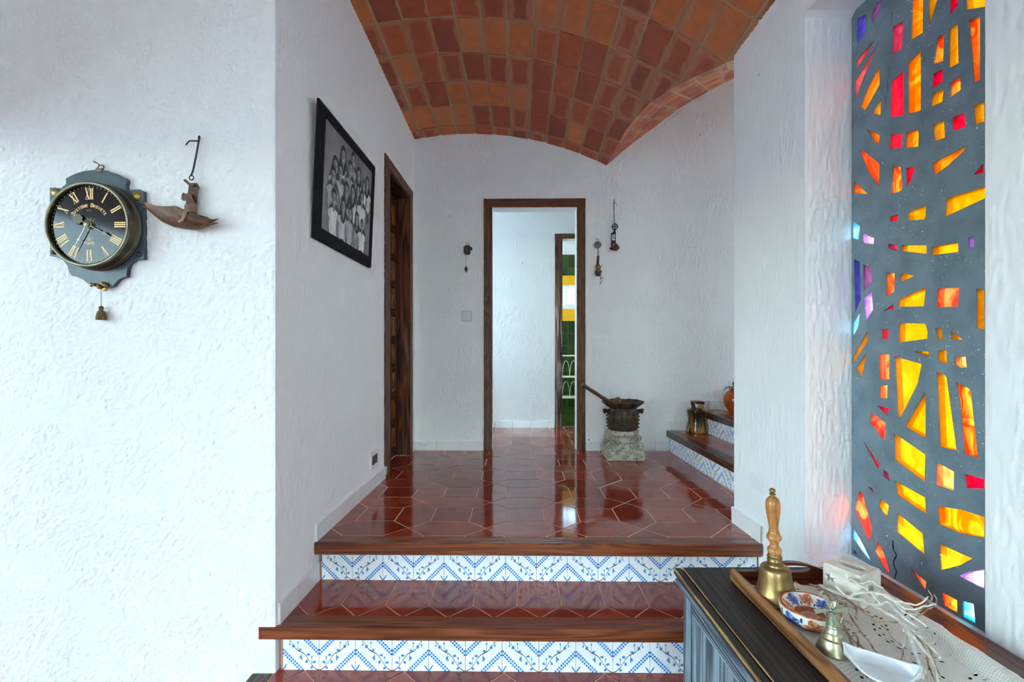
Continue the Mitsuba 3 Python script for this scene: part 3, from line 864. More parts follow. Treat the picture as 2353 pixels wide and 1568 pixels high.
# ---------------------------------------------------------------- doors and their wooden trim
t1 = struct('trim_1', label='dark wooden frame of the panelled door in the left wall')
zo, s0, s1, s2, s3 = 2.215, 1.372, s_a, s_b, 2.146
D1 = 0.105                                                   # the leaf's face behind the wall's face
wpart(t1, 'jamb', moved(box(s0, s1, 0, zo - 0.075, 0, 0.012, 0.002), FL), 2, 2, 'wood_matt')
wpart(t1, 'jamb', moved(box(s2, s3, 0, zo - 0.075, 0, 0.012, 0.002), FL), 2, 2, 'wood_matt')
wpart(t1, 'head', moved(box(s0, s3, zo - 0.075, zo, 0, 0.013, 0.002), FL), 1, 2, 'wood_matt')
wpart(t1, 'jamb_lining', moved(box(s2 - 0.012, s2, 0.004, ztop_l, -0.15, 0.001), FL), 2, 3, 'wood_matt', 0.17, label='knotty wooden lining of the doorway')
wpart(t1, 'jamb_lining', moved(box(s1, s1 + 0.012, 0.004, ztop_l, -0.15, 0.001), FL), 2, 3, 'wood_matt', 0.17)
wpart(t1, 'head_lining', moved(box(s1, s2, ztop_l - 0.012, ztop_l, -0.15, 0.001), FL), 1, 5, 'wood_gloss')
d1 = struct('door_1', label='dark panelled wooden door recessed in the left wall')
wpart(d1, 'leaf', moved(box(s1 + 0.014, s2 - 0.014, 0.008, ztop_l - 0.014, -D1 - 0.035, -D1 - 0.006), FL), 2, 5)
sw, nr = (s2 - s1 - 0.03), 9
for k in range(4):
    a = s1 + 0.015 + k * (sw - 0.045) / 3
    wpart(d1, 'stile', moved(box(a, a + 0.045, 0.01, ztop_l - 0.016, -D1 - 0.01, -D1 + 0.012, 0.004), FL), 2, 5)
ph = (ztop_l - 0.12) / nr
for r in range(nr + 1):
    z = 0.055 + r * ph
    wpart(d1, 'rail', moved(box(s1 + 0.016, s2 - 0.016, z - 0.028, z + 0.028, -D1 - 0.01, -D1 + 0.010, 0.006), FL), 1, 5)
for r in range(nr):
    for k in range(3):
        a = s1 + 0.015 + k * (sw - 0.045) / 3 + 0.049
        b = a + (sw - 0.045) / 3 - 0.053
        z0, z1 = 0.055 + r * ph + 0.03, 0.055 + (r + 1) * ph - 0.03
        if (r + k) % 2:
            ms = [box(a, b, z0, z1, -D1 - 0.008, -D1 + 0.004, 0.003), box(a + 0.012, b - 0.012, z0 + 0.02, z1 - 0.02, -D1, -D1 + 0.012, 0.005)]
        else:
            c = (a + b) / 2
            ms = [box(a, c - 0.006, z0, z1, -D1 - 0.008, -D1 + 0.010, 0.008), box(c + 0.006, b, z0, z1, -D1 - 0.008, -D1 + 0.010, 0.008)]
        wpart(d1, 'panel', moved(trimesh.util.concatenate(ms), FL), 2, 4)
t2 = struct('trim_2', label='dark wooden frame of the open doorway in the back wall')
for a, b in ((xa - 0.073, xa + 0.001), (xb - 0.001, xb + 0.073)):
    wpart(t2, 'jamb', moved(box(a, b, 0.0, zd + 0.0005, 0, 0.014, 0.002), FB), 2, 2, 'wood_matt')
wpart(t2, 'head', moved(box(xa - 0.074, xb + 0.074, zd, zd + 0.073, 0, 0.015, 0.002), FB), 0, 2, 'wood_matt')
FK = frame([0, Yk, 0], [1, 0, 0], UP, [0, -1, 0])
t3 = struct('trim_3', label='dark wooden frame of the doorway to the green bathroom')
for a, b in ((xk - 0.073, xk), (xk + 0.72, xk + 0.793)):
    wpart(t3, 'jamb', moved(box(a, b, 0.0, zk + 0.0005, -0.001, 0.014, 0.002), FK), 2, 3, 'wood_gloss', 0.17)
    wpart(t3, 'jamb_lining', moved(box(min(a, b) if a > xk else b - 0.001, (min(a, b) if a > xk else b) + 0.012, 0.0, zk, -0.121, 0), FK), 2, 5)
wpart(t3, 'head', moved(box(xk - 0.074, xk + 0.794, zk, zk + 0.055, -0.001, 0.015, 0.002), FK), 0, 2, 'wood_matt')

# ---------------------------------------------------------------- green bathroom at the end of the corridor
YB = 7.1
x0b, x1b = xk - 0.5, xk + 1.3
zs0, zs1, zw0, zw1 = 1.325, 2.02, 1.578, 1.846
xw0 = ony(1293.5, 680, YB)[0]
struct('wall_bathroom', moved(prism(sbox(x0b - 0.1, -0.05, x1b + 0.1, 2.62).difference(sbox(xw0, zw0, xw0 + 1.0, zw1)), 0.16, -0.16), frame([0, YB, 0], [1, 0, 0], UP, [0, -1, 0])), 'plaster')
struct('wall_bathroom_left', moved(prism(sbox(Yk + 0.12, -0.05, YB, 2.62).difference(sbox(5.55, 0.9, 6.75, 2.2)), 0.1, -0.1), frame([x0b, 0, 0], [0, 1, 0], UP, [1, 0, 0])), 'white_paint')
struct('wall_bathroom_right', box(x1b, x1b + 0.1, Yk + 0.12, YB, -0.05, 2.62), 'white_paint')
mat('green_tile', lambda p, n, uv: mix(rgb(16, 42, 10), rgb(64, 84, 18), uv.x * 0.6 + 0.5 * (noise(p.x * 20, p.y * 20, p.z * 20) - 0.3)), 0.1, spec=0.5)
mat('yellow_paint', rgb(250, 178, 20), 0.5, spec=0.3)
mat('green_grout', rgb(128, 140, 60), 0.7, spec=0.2)
FW_ = frame([0, YB, 0], [1, 0, 0], UP, [0, -1, 0])
wbm = struct('trim_bathroom', moved(sbox and prism(unary_union([sbox(x0b, 0, x1b, zs0), sbox(x0b, zs1, x1b, 2.345)]), 0.004), FW_), 'green_grout')
tw, th_ = 0.108, 0.205


def gtile(x, z, w, h):
    m = moved(shifted(slab([(x + 0.002, z + 0.002), (x + w - 0.002, z + 0.002), (x + w - 0.002, z + h - 0.002), (x + 0.002, z + h - 0.002)], 0.006, 0.001, tilt=0.004), [0, 0, 0.009]), FW_)
    part(wbm, 'tile', m, 'green_tile', uv=np.tile([[rng.random(), 0]], (len(m.vertices), 1)))


for i in range(10):
    x = 0.55 + i * tw
    if x > 1.25: break
    for z in (zs1 + 0.003, zs1 + 0.003 + 0.12): gtile(x, z, tw, 0.12 if z < zs1 + 0.1 else 0.20)
    for j in range(7): gtile(x, zs0 - (j + 1) * 0.19, tw, 0.19)
ys = prism(sbox(x0b, zs0, x1b, zs1).difference(sbox(xw0 - 0.02, zw0 - 0.07, xw0 + 1.04, zw1 + 0.03)), 0.012)
struct('trim_bathroom_yellow', moved(ys, FW_), 'yellow_paint')
w2 = struct('window_2')
part(w2, 'frame', moved(prism(sbox(xw0 - 0.03, zw0 - 0.02, xw0 + 1.03, zw1 + 0.02).difference(unary_union([sbox(xw0 + 0.012, zw0 + 0.012, xw0 + 0.062, zw1 - 0.012), sbox(xw0 + 0.075, zw0 + 0.012, xw0 + 0.30, zw1 - 0.012), sbox(xw0 + 0.32, zw0 + 0.012, xw0 + 0.98, zw1 - 0.012)])), 0.03, -0.12), FW_), 'white_paint')
scene['clear_glass'] = {'type': 'thindielectric', 'int_ior': 1.5}
part(w2, 'pane', moved(prism(sbox(xw0, zw0, xw0 + 1.0, zw1), 0.0005, -0.11), FW_), 'clear_glass')
FK2 = frame([0, 0, 0], [1, 0, 0], [0, 1, 0], UP)
bf = struct('floor_bathroom', box(x0b, x1b, Yk + 0.1, YB, -0.05, -0.004), 'green_grout')
for i in range(9):
    for j in range(12):
        x, y = 0.35 + i * 0.16, Yk + 0.105 + j * 0.16
        if x > 1.3 or y > YB - 0.1: continue
        m = shifted(slab([(x + 0.002, y + 0.002), (x + 0.158, y + 0.002), (x + 0.158, y + 0.158), (x + 0.002, y + 0.158)], 0.01, 0.001), [0, 0, 0.002])
        part(bf, 'tile', m, 'green_tile', uv=np.tile([[0.5 + 0.5 * rng.random(), 0]], (len(m.vertices), 1)))
# a small white shelf stand with three trays
c0, c1 = onz(1291, 958, 0.0), onz(1316, 955, 0.0)
sh = thing('shelf_stand', 'white metal shelf stand seen through the doorway of the green bathroom', 'shelf')
cx_, cy_, hw = 0.70, 6.35, 0.11
for sx in (-1, 1):
    for sy in (-1, 1):
        cpart(sh, 'leg', tube([(cx_ + sx * hw, cy_ + sy * hw, 0.004), (cx_ + sx * hw, cy_ + sy * hw, 0.80)], 0.008, 8), (236, 226, 196))
for z in (0.22, 0.50, 0.79):
    cpart(sh, 'tray', box(cx_ - hw - 0.01, cx_ + hw + 0.01, cy_ - hw - 0.01, cy_ + hw + 0.01, z, z + 0.018, 0.004), (240, 232, 206))
for z in (0.24, 0.52):
    for sx in (-1, 1):
        a = np.linspace(0, math.pi, 9)
        cpart(sh, 'scroll', tube(np.c_[cx_ + sx * 0.05 + 0.05 * np.cos(a), np.full(9, cy_ - hw), z + 0.24 * np.sin(a) * 0.9], 0.004, 6), (236, 226, 196))

# ---------------------------------------------------------------- things on the clock wall
FC = frame([0, yc, 0], [1, 0, 0], UP, [0, -1, 0])


def on_clock(px, py, d=0.0): return ony(px, py, yc - d)[[0, 2]]


def ck(a, b, d): return on_clock(80 + a / 5.057, 370 + b / 5.057, d)


clk = thing('wall_clock', 'round brass wall clock with black Roman dial on a dark scalloped wooden back', 'clock')
out = [(360, 205), (420, 172), (480, 145), (580, 115), (700, 104), (840, 114), (950, 150), (1060, 205), (1068, 232), (1052, 285), (1062, 325), (1085, 345), (1125, 330), (1225, 333), (1258, 352), (1266, 1140), (1165, 1150), (1110, 1185), (1075, 1250), (1062, 1345), (1000, 1362),
       (960, 1390), (905, 1455), (850, 1472), (750, 1472), (640, 1445), (560, 1380), (500, 1350), (430, 1335), (398, 1290), (380, 1222), (335, 1160), (260, 1120), (175, 1105), (175, 312), (300, 318), (362, 268)]
bp = Polygon([ck(a, b, 0.02) for a, b in out]).buffer(0.0015).buffer(-0.0015)
cpart(clk, 'back_board', moved(prism(bp, 0.018, 0.002), FC), blotch((44, 60, 70), (66, 84, 94), 25, stretch=(1, 1, 3)), 'vc_satin', 20)
cc = ony(197.7, 514.4, yc - 0.075)[[0, 2]]
FCC = frame([cc[0], yc, cc[1]], [1, 0, 0], UP, [0, -1, 0])    # the clock's own axis
RB = 0.1590
cpart(clk, 'drum', moved(lathe([(RB + 0.004, 0.02), (RB + 0.006, 0.026), (RB + 0.001, 0.030), (RB - 0.004, 0.036), (RB - 0.002, 0.060), (RB, 0.068), (RB - 0.003, 0.0745), (RB - 0.008, 0.0755), (RB - 0.0125, 0.073), (0.1462, 0.063)], 96, False), FCC), blotch((80, 76, 62), (108, 102, 84), 22), 'vc_metal', 50, label='brass drum with rounded rim')
cpart(clk, 'dial', moved(lathe([(0.147, 0.0), (0.147, 0.060), (0.1465, 0.0615)], 64), FCC), blotch((24, 18, 18), (34, 27, 26), 20), 'vc_enamel', label='black enamel dial')
_R = ['XII', 'I', 'II', 'III', 'IIII', 'V', 'VI', 'VII', 'VIII', 'IX', 'X', 'XI']
gold = (236, 196, 128)


def strokes(num):
    """Roman numeral as bars in a unit-high cell centred on the origin."""
    wd = {'I': 0.26, 'V': 0.52, 'X': 0.54}
    w = sum(wd[c] for c in num); x, ps = -w / 2, []
    bar = lambda a, b, t: LineString([a, b]).buffer(t / 2, cap_style=2)
    for c in num:
        e = wd[c]
        if c == 'I': ps.append(bar((x + e / 2, -0.5), (x + e / 2, 0.5), 0.17))
        if c == 'V': ps += [bar((x + 0.07, 0.5), (x + e / 2, -0.5), 0.17), bar((x + e - 0.07, 0.5), (x + e / 2, -0.5), 0.05)]
        if c == 'X': ps += [bar((x + 0.07, 0.5), (x + e - 0.07, -0.5), 0.17), bar((x + e - 0.07, 0.5), (x + 0.07, -0.5), 0.05)]
        x += e
    ps += [sbox(-w / 2, 0.47, w / 2, 0.5), sbox(-w / 2, -0.5, w / 2, -0.47)]
    return unary_union(ps)


for k, num in enumerate(_R):
    a = -k * math.pi / 6
    m = prism(affinity.scale(strokes(num), 0.0275 if len(num) > 3 else 0.029, 0.041, origin=(0, 0)), 0.0008)
    m = moved(m, trans([0, 0.1145, 0.0615])); m = moved(m, rotz(a))
    cpart(clk, 'numeral', moved(m, FCC), gold, 'vc_satin')
tk = []
for k in range(60):
    q = Polygon([(-0.0009, 0.138), (0.0009, 0.138), (0.0006, 0.1425), (-0.0006, 0.1425)]) if k % 5 else Polygon([(0, 0.1375), (0.0028, 0.1428), (-0.0028, 0.1428)])
    tk.append(moved(moved(prism(q, 0.0006), trans([0, 0, 0.0615])), rotz(-k * math.pi / 30)))
cpart(clk, 'minute_track', moved(trimesh.util.concatenate(tk), FCC), gold, 'vc_satin')


def arc_text(txt, r, h, span, up=True):
    ms, n = [], len(txt)
    for i, ch in enumerate(txt):
        if ch == ' ': continue
        big = 1.35 if ch in 'SB' and (i == 0 or txt[i - 1] == ' ') else 1.0
        m = meshkit.text_mesh(ch, h * big, 0.0006, bold=True)
        m.apply_translation([-m.bounds[:, 0].mean(), 0, 0])
        m.apply_translation([0, r, 0.0615])
        ms.append(moved(m, rotz(span / 2 - span * i / (n - 1))))
    return trimesh.util.concatenate(ms)


cpart(clk, 'lettering', moved(arc_text('SYSTEME BREVETE', 0.066, 0.0105, 1.95), FCC), gold, 'vc_satin')
t = meshkit.text_mesh('S.G.D.G.', 0.0042, 0.0005); t.apply_translation([-t.bounds[:, 0].mean(), 0.052, 0.0615])
cpart(clk, 'small_lettering', moved(t, FCC), (150, 124, 84), 'vc_satin')
t = meshkit.text_mesh('Paris', 0.0125, 0.0005, bold=True); t.apply_translation([-t.bounds[:, 0].mean(), -0.074, 0.0615])
an = unary_union([LineString([(0, -0.046), (0, -0.057)]).buffer(0.0011), LineString([(-0.004, -0.049), (0.004, -0.049)]).buffer(0.0009), Point(0, -0.044).buffer(0.0018), LineString([(-0.0075, -0.051), (-0.005, -0.056), (0, -0.058), (0.005, -0.056), (0.0075, -0.051)]).buffer(0.0011)])
cpart(clk, 'town_lettering', moved(trimesh.util.concatenate([t, prism(an, 0.0005, 0.0615)]), FCC), (222, 184, 120), 'vc_satin')
rays = unary_union([Polygon([(0.012 * math.cos(a - 0.12), 0.012 * math.sin(a - 0.12)), ((0.024 + 0.006 * (i % 2)) * math.cos(a), (0.024 + 0.006 * (i % 2)) * math.sin(a)), (0.012 * math.cos(a + 0.12), 0.012 * math.sin(a + 0.12))]) for i, a in enumerate(np.arange(24) * math.pi / 12)])
cpart(clk, 'sunburst', moved(prism(rays, 0.0005, 0.0615), FCC), (210, 180, 130), 'vc_satin')
hubm = [moved(lathe([(0.0105, 0.062), (0.0165, 0.066), (0.0165, 0.070), (0.011, 0.072), (0.011, 0.075), (0.005, 0.077)], 24), np.eye(4))]
cpart(clk, 'hub', moved(trimesh.util.concatenate(hubm), FCC), (120, 116, 96), 'vc_metal')


def hand(ang, pts, z, name, col):
    cpart(clk, name, moved(moved(prism(Polygon(pts), 0.0016, z), rotz(ang)), FCC), col, 'vc_metal')


a_h = math.radians(63); a_m = math.radians(-118); a_s = math.radians(152)
rose = unary_union([LineString([(0, 0), (0, 0.058)]).buffer(0.0022), Point(0, 0.043).buffer(0.0165)] + [Point(0.013 * math.cos(q), 0.043 + 0.013 * math.sin(q)).buffer(0.0065) for q in np.arange(8) * math.pi / 4] + [Polygon([(-0.004, 0.058), (0.004, 0.058), (0, 0.074)])])
hand(a_h, rose.exterior.coords, 0.0665, 'hour_hand', (66, 64, 54))
mh = unary_union([LineString([(0, 0), (0, 0.092)]).buffer(0.0019), Polygon([(-0.0075, 0.062), (0, 0.070), (0.0075, 0.062), (0.002, 0.082), (0, 0.104), (-0.002, 0.082)]), Polygon([(-0.004, 0.045), (0, 0.040), (0.004, 0.045), (0, 0.052)])])
hand(a_m, mh.exterior.coords, 0.0695, 'minute_hand', (90, 86, 72))
hand(a_s, [(-0.0014, -0.01), (0.0014, -0.01), (0.0012, 0.06), (0.0055, 0.068), (0.0012, 0.066), (0.0004, 0.112), (-0.0004, 0.112), (-0.0012, 0.066), (-0.0055, 0.068), (-0.0012, 0.06)], 0.0715, 'alarm_hand', (168, 164, 138))
for (a, b), r, col in (((1175, 405), 0.0185, (170, 146, 84)), ((228, 362), 0.0185, (150, 136, 92)), ((1205, 1085), 0.0095, (84, 80, 68)), ((212, 1060), 0.0095, (84, 80, 68))):
    x, z = ck(a, b, 0.024)
    cpart(clk, 'stud', moved(lathe([(r, 0), (r * 0.97, 0.003), (r * 0.8, 0.006), (r * 0.45, 0.0085), (0, 0.0095)], 24), frame([x, yc - 0.0195, z], [1, 0, 0], UP, [0, -1, 0])), col, 'vc_metal', 60)
orn = []
for i in range(26):
    q = rng.uniform(-1, 1); zz = -0.3 * abs(q) + rng.uniform(-0.5, 0.4)
    x, z = ck(740 + q * 95, 1435 - zz * 30 + (25 if abs(q) < 0.4 else -10), 0.026)
    orn.append(ball((x, yc - 0.024 - 0.004 * rng.random(), z), 0.0035 + 0.0035 * rng.random(), 1))
x, z = ck(815, 1490, 0.024); orn.append(ball((x, yc - 0.024, z), 0.011, 2, (1, 0.4, 0.7)))
cpart(clk, 'ornament', orn, blotch((92, 72, 30), (196, 160, 90), 160), 'vc_metal', 60, label='gilt leaf ornament')
p0 = on_clock(232.5, 662, 0.02); p1 = on_clock(232.5, 704, 0.02)
cpart(clk, 'cord', tube([(p0[0], yc - 0.02, p0[1]), (p1[0], yc - 0.02, p1[1])], 0.0009, 6), (96, 92, 84), 'vc_matt')
cpart(clk, 'tassel', moved(lathe([(0.0, -0.052), (0.0165, -0.052), (0.0162, -0.040), (0.0135, -0.026), (0.010, -0.018), (0.006, -0.015), (0.0075, -0.011), (0.009, -0.008), (0.006, -0.004), (0.007, -0.001), (0.0, 0.002)], 24), trans([p1[0], yc - 0.02, p1[1]])), blotch((70, 64, 40), (124, 112, 74), 120, stretch=(4, 4, 0.4)), 'vc_matt', 50, label='olive silk tassel')
x, z = on_clock(233, 388, 0.01)
cpart(clk, 'hanger', [tube(np.c_[x + 0.011 * np.cos(np.linspace(0, 6.283, 17)), np.full(17, yc - 0.012), z + 0.004 + 0.009 * np.sin(np.linspace(0, 6.283, 17))], 0.0022, 6), box(x - 0.012, x + 0.012, yc - 0.023, yc - 0.019, z - 0.018, z - 0.002, 0.001)], (120, 112, 100), 'vc_metal')
x, z = on_clock(234, 382, 0.0)
cthing('nail', 'small nail in the white wall that the clock hangs from', 'nail', [tube([(x, yc + 0.002, z), (x, yc - 0.03, z + 0.004)], 0.0022, 8), ball((x, yc - 0.031, z + 0.004), 0.004, 1)], (170, 168, 160), 'vc_metal')


# rusty hanging oil lamp beside the clock
def hk(a, b, d): return ony(320 + a / 6.03, 290 + b / 6.03, yc - d)


lamp = thing('hanging_oil_lamp', 'rusty iron hanging oil lamp beside the clock on the white wall', 'oil lamp')
rust = blotch((66, 44, 34), (116, 78, 56), 45, seed=3)
cpart(lamp, 'hook', tube(spline([hk(835, 205, -0.001), hk(770, 206, 0.022), hk(705, 204, 0.03), hk(675, 225, 0.032), hk(645, 266, 0.034)], 5), np.linspace(0.0028, 0.0022, 21), 8), (62, 48, 42), 'vc_iron')
cpart(lamp, 'rod', tube(spline([hk(832, 140, 0.014), hk(825, 200, 0.022), hk(790, 400, 0.022), hk(748, 600, 0.022), hk(715, 690, 0.022)], 5), [0.004, 0.0045, 0.0047, 0.004, 0.0034] + [0.0032] * 16, 8), (66, 54, 62), 'vc_iron')
rc = hk(724, 716, 0.022)
an_ = np.linspace(0, 2 * math.pi, 21)
cpart(lamp, 'ring', tube(np.c_[rc[0] + 0.0085 * np.cos(an_), np.full(21, rc[1]), rc[2] + 0.0085 * np.sin(an_)], 0.002, 6), (52, 46, 46), 'vc_iron')


def plate(pts, d, th, bend=0.0):
    q = [hk(a, b, d)[[0, 2]] for a, b in pts]
    m = prism(Polygon(q), th, d - th)
    return moved(m, FC)


cpart(lamp, 'upright', [plate([(690, 790), (800, 790), (830, 848), (812, 900), (800, 1060), (790, 1240), (765, 1250), (640, 1130), (640, 1080), (672, 920)], 0.026, 0.003),
                        plate([(612, 740), (640, 732), (700, 790), (760, 812), (740, 832), (690, 826), (655, 790), (615, 765)], 0.034, 0.004)], rust, 'vc_iron', 25)
cpart(lamp, 'wick_plate', plate([(588, 940), (612, 922), (640, 940), (700, 932), (722, 940), (735, 1000), (775, 1058), (720, 1055), (640, 1030), (600, 1030), (582, 1010)], 0.038, 0.004), rust, 'vc_iron', 25)
prof = [(120, 1080, 1160, 0.013), (240, 1120, 1262, 0.024), (330, 1150, 1335, 0.032), (480, 1165, 1400, 0.040), (620, 1160, 1428, 0.042), (740, 1215, 1438, 0.040), (850, 1260, 1425, 0.031), (930, 1272, 1395, 0.022), (985, 1290, 1372, 0.010)]
V, Fc, nn = [], [], 13
for (a, zt, zb, w) in prof:
    for k in range(nn):
        th = math.pi * k / (nn - 1)
        d = 0.045 + w * math.cos(th)
        P = hk(a, zt + (zb - zt) * math.sin(th) ** 0.8, 0.045)
        V.append([P[0], yc - d, P[2]])
for i in range(len(prof) - 1):
    for k in range(nn - 1):
        a = i * nn + k
        Fc += [[a, a + 1, a + nn + 1], [a, a + nn + 1, a + nn]]
bowl_ = M(V, Fc)
inner = bowl_.copy(); inner.vertices[:, 2] += 0.0025; inner.faces = inner.faces[:, ::-1]
prong = [tube([hk(930, 1330, 0.058), hk(1020, 1310, 0.052), hk(1100, 1283, 0.048)], [0.006, 0.0045, 0.001], 6), tube([hk(930, 1350, 0.058), hk(1020, 1352, 0.056), hk(1096, 1341, 0.05)], [0.006, 0.0045, 0.001], 6),
         tube([hk(140, 1110, 0.058), hk(70, 1070, 0.052), hk(36, 1040, 0.05)], [0.004, 0.003, 0.0008], 6), tube([hk(140, 1150, 0.058), hk(70, 1110, 0.052), hk(16, 1072, 0.05)], [0.004, 0.003, 0.0008], 6)]
for q in prong: cpart(lamp, 'prong', q, blotch((74, 48, 36), (128, 86, 60), 60, seed=5), 'vc_iron', 60)
cpart(lamp, 'bowl', [bowl_, inner], blotch((74, 48, 36), (128, 86, 60), 55, seed=5), 'vc_iron', 60)
cpart(lamp, 'seam', tube(spline([hk(660, 1100, 0.075), hk(640, 1190, 0.088), hk(600, 1290, 0.088), hk(540, 1330, 0.086)], 5), np.linspace(0.008, 0.003, 16), 8, flat=0.5), (150, 128, 104), 'vc_iron')

# ---------------------------------------------------------------- framed photograph on the left wall
pf = thing('framed_photograph', 'black framed black and white group photograph leaning from the left wall', 'picture')
sA, sB, zA, zB = 0.283, 1.049, 1.373, 1.992
tilt = math.atan2(0.026, zB - zA)
FP = FL @ trans([sA, zA, 0.006]) @ rotx(tilt)                 # x along, y up, z out; leans out at the top
W_, H_ = sB - sA, (zB - zA)
fw = 0.058
rail = [(0.0, 0.0), (0.0, 0.010), (0.006, 0.016), (0.030, 0.024), (0.046, 0.024), (0.052, 0.020), (fw, 0.018), (fw, 0.0)]
for name, L_, o, dx, dy in (('frame', W_, (0, 0), (1, 0), (0, 1)), ('frame', H_, (W_, 0), (0, 1), (-1, 0)), ('frame', W_, (W_, H_), (-1, 0), (0, -1)), ('frame', H_, (0, H_), (0, -1), (1, 0))):
    v = []
    for end in (0, 1):
        for (u, h) in rail:
            t_ = u if end == 0 else L_ - u
            v.append([o[0] + dx[0] * t_ + dy[0] * u, o[1] + dx[1] * t_ + dy[1] * u, h])
    n = len(rail); f = []
    for i in range(n):
        j = (i + 1) % n
        f += [[i, i + n, j], [j, i + n, j + n]]
    m = M(v, f); m.faces = m.faces[:, ::-1]
    cpart(pf, name, moved(m, FP), (22, 22, 23), 'vc_matt', 25)
cpart(pf, 'backing', moved(box(0.01, W_ - 0.01, 0.01, H_ - 0.01, -0.002, 0.006), FP), (120, 92, 70), 'vc_matt')
# the print: a studio group in white shirts, as flat tones on paper. head x, y, size; 1 = long dark hair; all in the print's own units
_C6 = [(363, 545, 1.0, 0), (270, 500, 1.05, 1), (200, 590, 1.05, 1), (410, 675, 0.95, 1), (485, 755, 0.9, 1), (455, 775, 0.75, 0), (333, 620, 1.0, 0), (247, 645, 1.0, 0), (180, 675, 1.0, 0),
       (300, 815, 1.0, 1), (357, 830, 0.9, 1), (402, 815, 0.85, 1), (438, 880, 0.95, 0), (188, 880, 1.0, 0), (272, 955, 0.95, 1), (330, 1020, 0.85, 0), (393, 1075, 0.85, 1), (438, 1130, 0.8, 0)]
PWp, PHp = float(W_ - 2 * fw + 0.006), float(H_ - 2 * fw + 0.006)
FPi = np.linalg.inv(FP)
_FIG = []
pl_o, pl_n = (FP @ np.array([0, 0, 0.015, 1]))[:3], FP[:3, 2]
for a, b, s, long_ in _C6:
    q = FPi @ np.append(on(720 + a / 3.92, 230 + b / 3.92, pl_o, pl_n), 1)
    _FIG.append((float(q[0] - fw + 0.003), float(q[1] - fw + 0.003), s, long_))
_FIG.sort(key=lambda g: -g[1])


def f_print(p, n, uv):
    x, y = uv.x * PWp, uv.y * PHp
    g = 0.14 + 0.30 * fbm(x * 9, y * 9, 2.0, 3) - 0.05 * smoothstep(0.0, 0.3, x)
    el = lambda cx, cy, rx, ry, e=0.12: 1 - smoothstep(1 - e, 1 + e, dr.square((x - cx) / rx) + dr.square((y - cy) / ry))
    mixf = lambda a, b, t: a * (1 - t) + b * t
    g = g * 0.75
    for q, (hx, hy, s, lng) in enumerate(_FIG):
        r = 0.034 * s; w = 1.0 + 0.35 * ((q * 7) % 5) / 5; t = 0.35 + 0.40 * ((q * 3) % 4) / 3; o = (((q * 5) % 7) / 7 - 0.4) * 0.5 * r
        g = mixf(g, 0.03, el(hx + 0.2 * r, hy - 3.2 * r, 2.1 * r * w, 2.6 * r, 0.2))                                # dark gaps between the bodies
        g = mixf(g, 0.20, el(hx - 1.75 * r * w, hy - 3.9 * r, 0.42 * r, 1.7 * r) + el(hx + 1.7 * r * w, hy - 3.6 * r, 0.40 * r, 1.6 * r))   # bare arms
        sh = t + 0.30 * (noise(x * 70, y * 26, hx * 90) - 0.4) - 0.10 * smoothstep(0.0, 1.0, (hx - x) / r)
        g = mixf(g, sh, el(hx, hy - 2.5 * r, 1.75 * r * w, 0.95 * r))                                               # shoulders
        g = mixf(g, sh, el(hx, hy - 4.0 * r, 1.35 * r * w, 2.0 * r))                                                # white shirt
        if q % 3 == 2: g = mixf(g, 0.05, el(hx, hy - 6.4 * r, 1.5 * r, 1.2 * r))                                    # dark trousers
        if lng: g = mixf(g, 0.012, el(hx + 0.3 * o, hy - 0.8 * r, 1.22 * r, 2.0 * r))
        g = mixf(g, 0.22, el(hx, hy - 1.35 * r, 0.42 * r, 0.75 * r))
        g = mixf(g, 0.012, el(hx + 0.2 * o, hy + 0.30 * r, 0.98 * r, 1.08 * r))
        g = mixf(g, 0.30, el(hx + 0.10 * r + 0.4 * o, hy - 0.20 * r, 0.70 * r, 0.95 * r))
        g = mixf(g, 0.13, el(hx - 0.42 * r, hy - 0.25 * r, 0.34 * r, 0.8 * r, 0.6) * 0.8)
        g = mixf(g, 0.05, el(hx - 0.16 * r + 0.4 * o, hy + 0.02 * r, 0.20 * r, 0.10 * r, 0.5) + el(hx + 0.40 * r + 0.4 * o, hy + 0.02 * r, 0.18 * r, 0.10 * r, 0.5))
        g = mixf(g, 0.16, el(hx + 0.14 * r + 0.4 * o, hy - 0.28 * r, 0.10 * r, 0.22 * r, 0.6))
        g = mixf(g, 0.70, el(hx + 0.12 * r + 0.4 * o, hy - 0.62 * r, 0.28 * r, 0.08 * r, 0.5))
    return mi.Color3f(g, g, g)


mat('photo_print', f_print, 0.35, spec=0.3)
v = np.array([[fw - 0.003, fw - 0.003, 0.0152], [W_ - fw + 0.003, fw - 0.003, 0.0152], [W_ - fw + 0.003, H_ - fw + 0.003, 0.0152], [fw - 0.003, H_ - fw + 0.003, 0.0152]])
part(pf, 'print', moved(M(v, [[0, 1, 2], [0, 2, 3]]), FP), 'photo_print', uv=np.array([[0, 0], [1, 0], [1, 1], [0, 1.0]]), label='black and white group portrait of smiling children in white shirts')

# socket low on the left wall, light switch on the back wall


def rounded(x0, x1, y0, y1, r): return sbox(x0 + r, y0 + r, x1 - r, y1 - r).buffer(r, quad_segs=5)


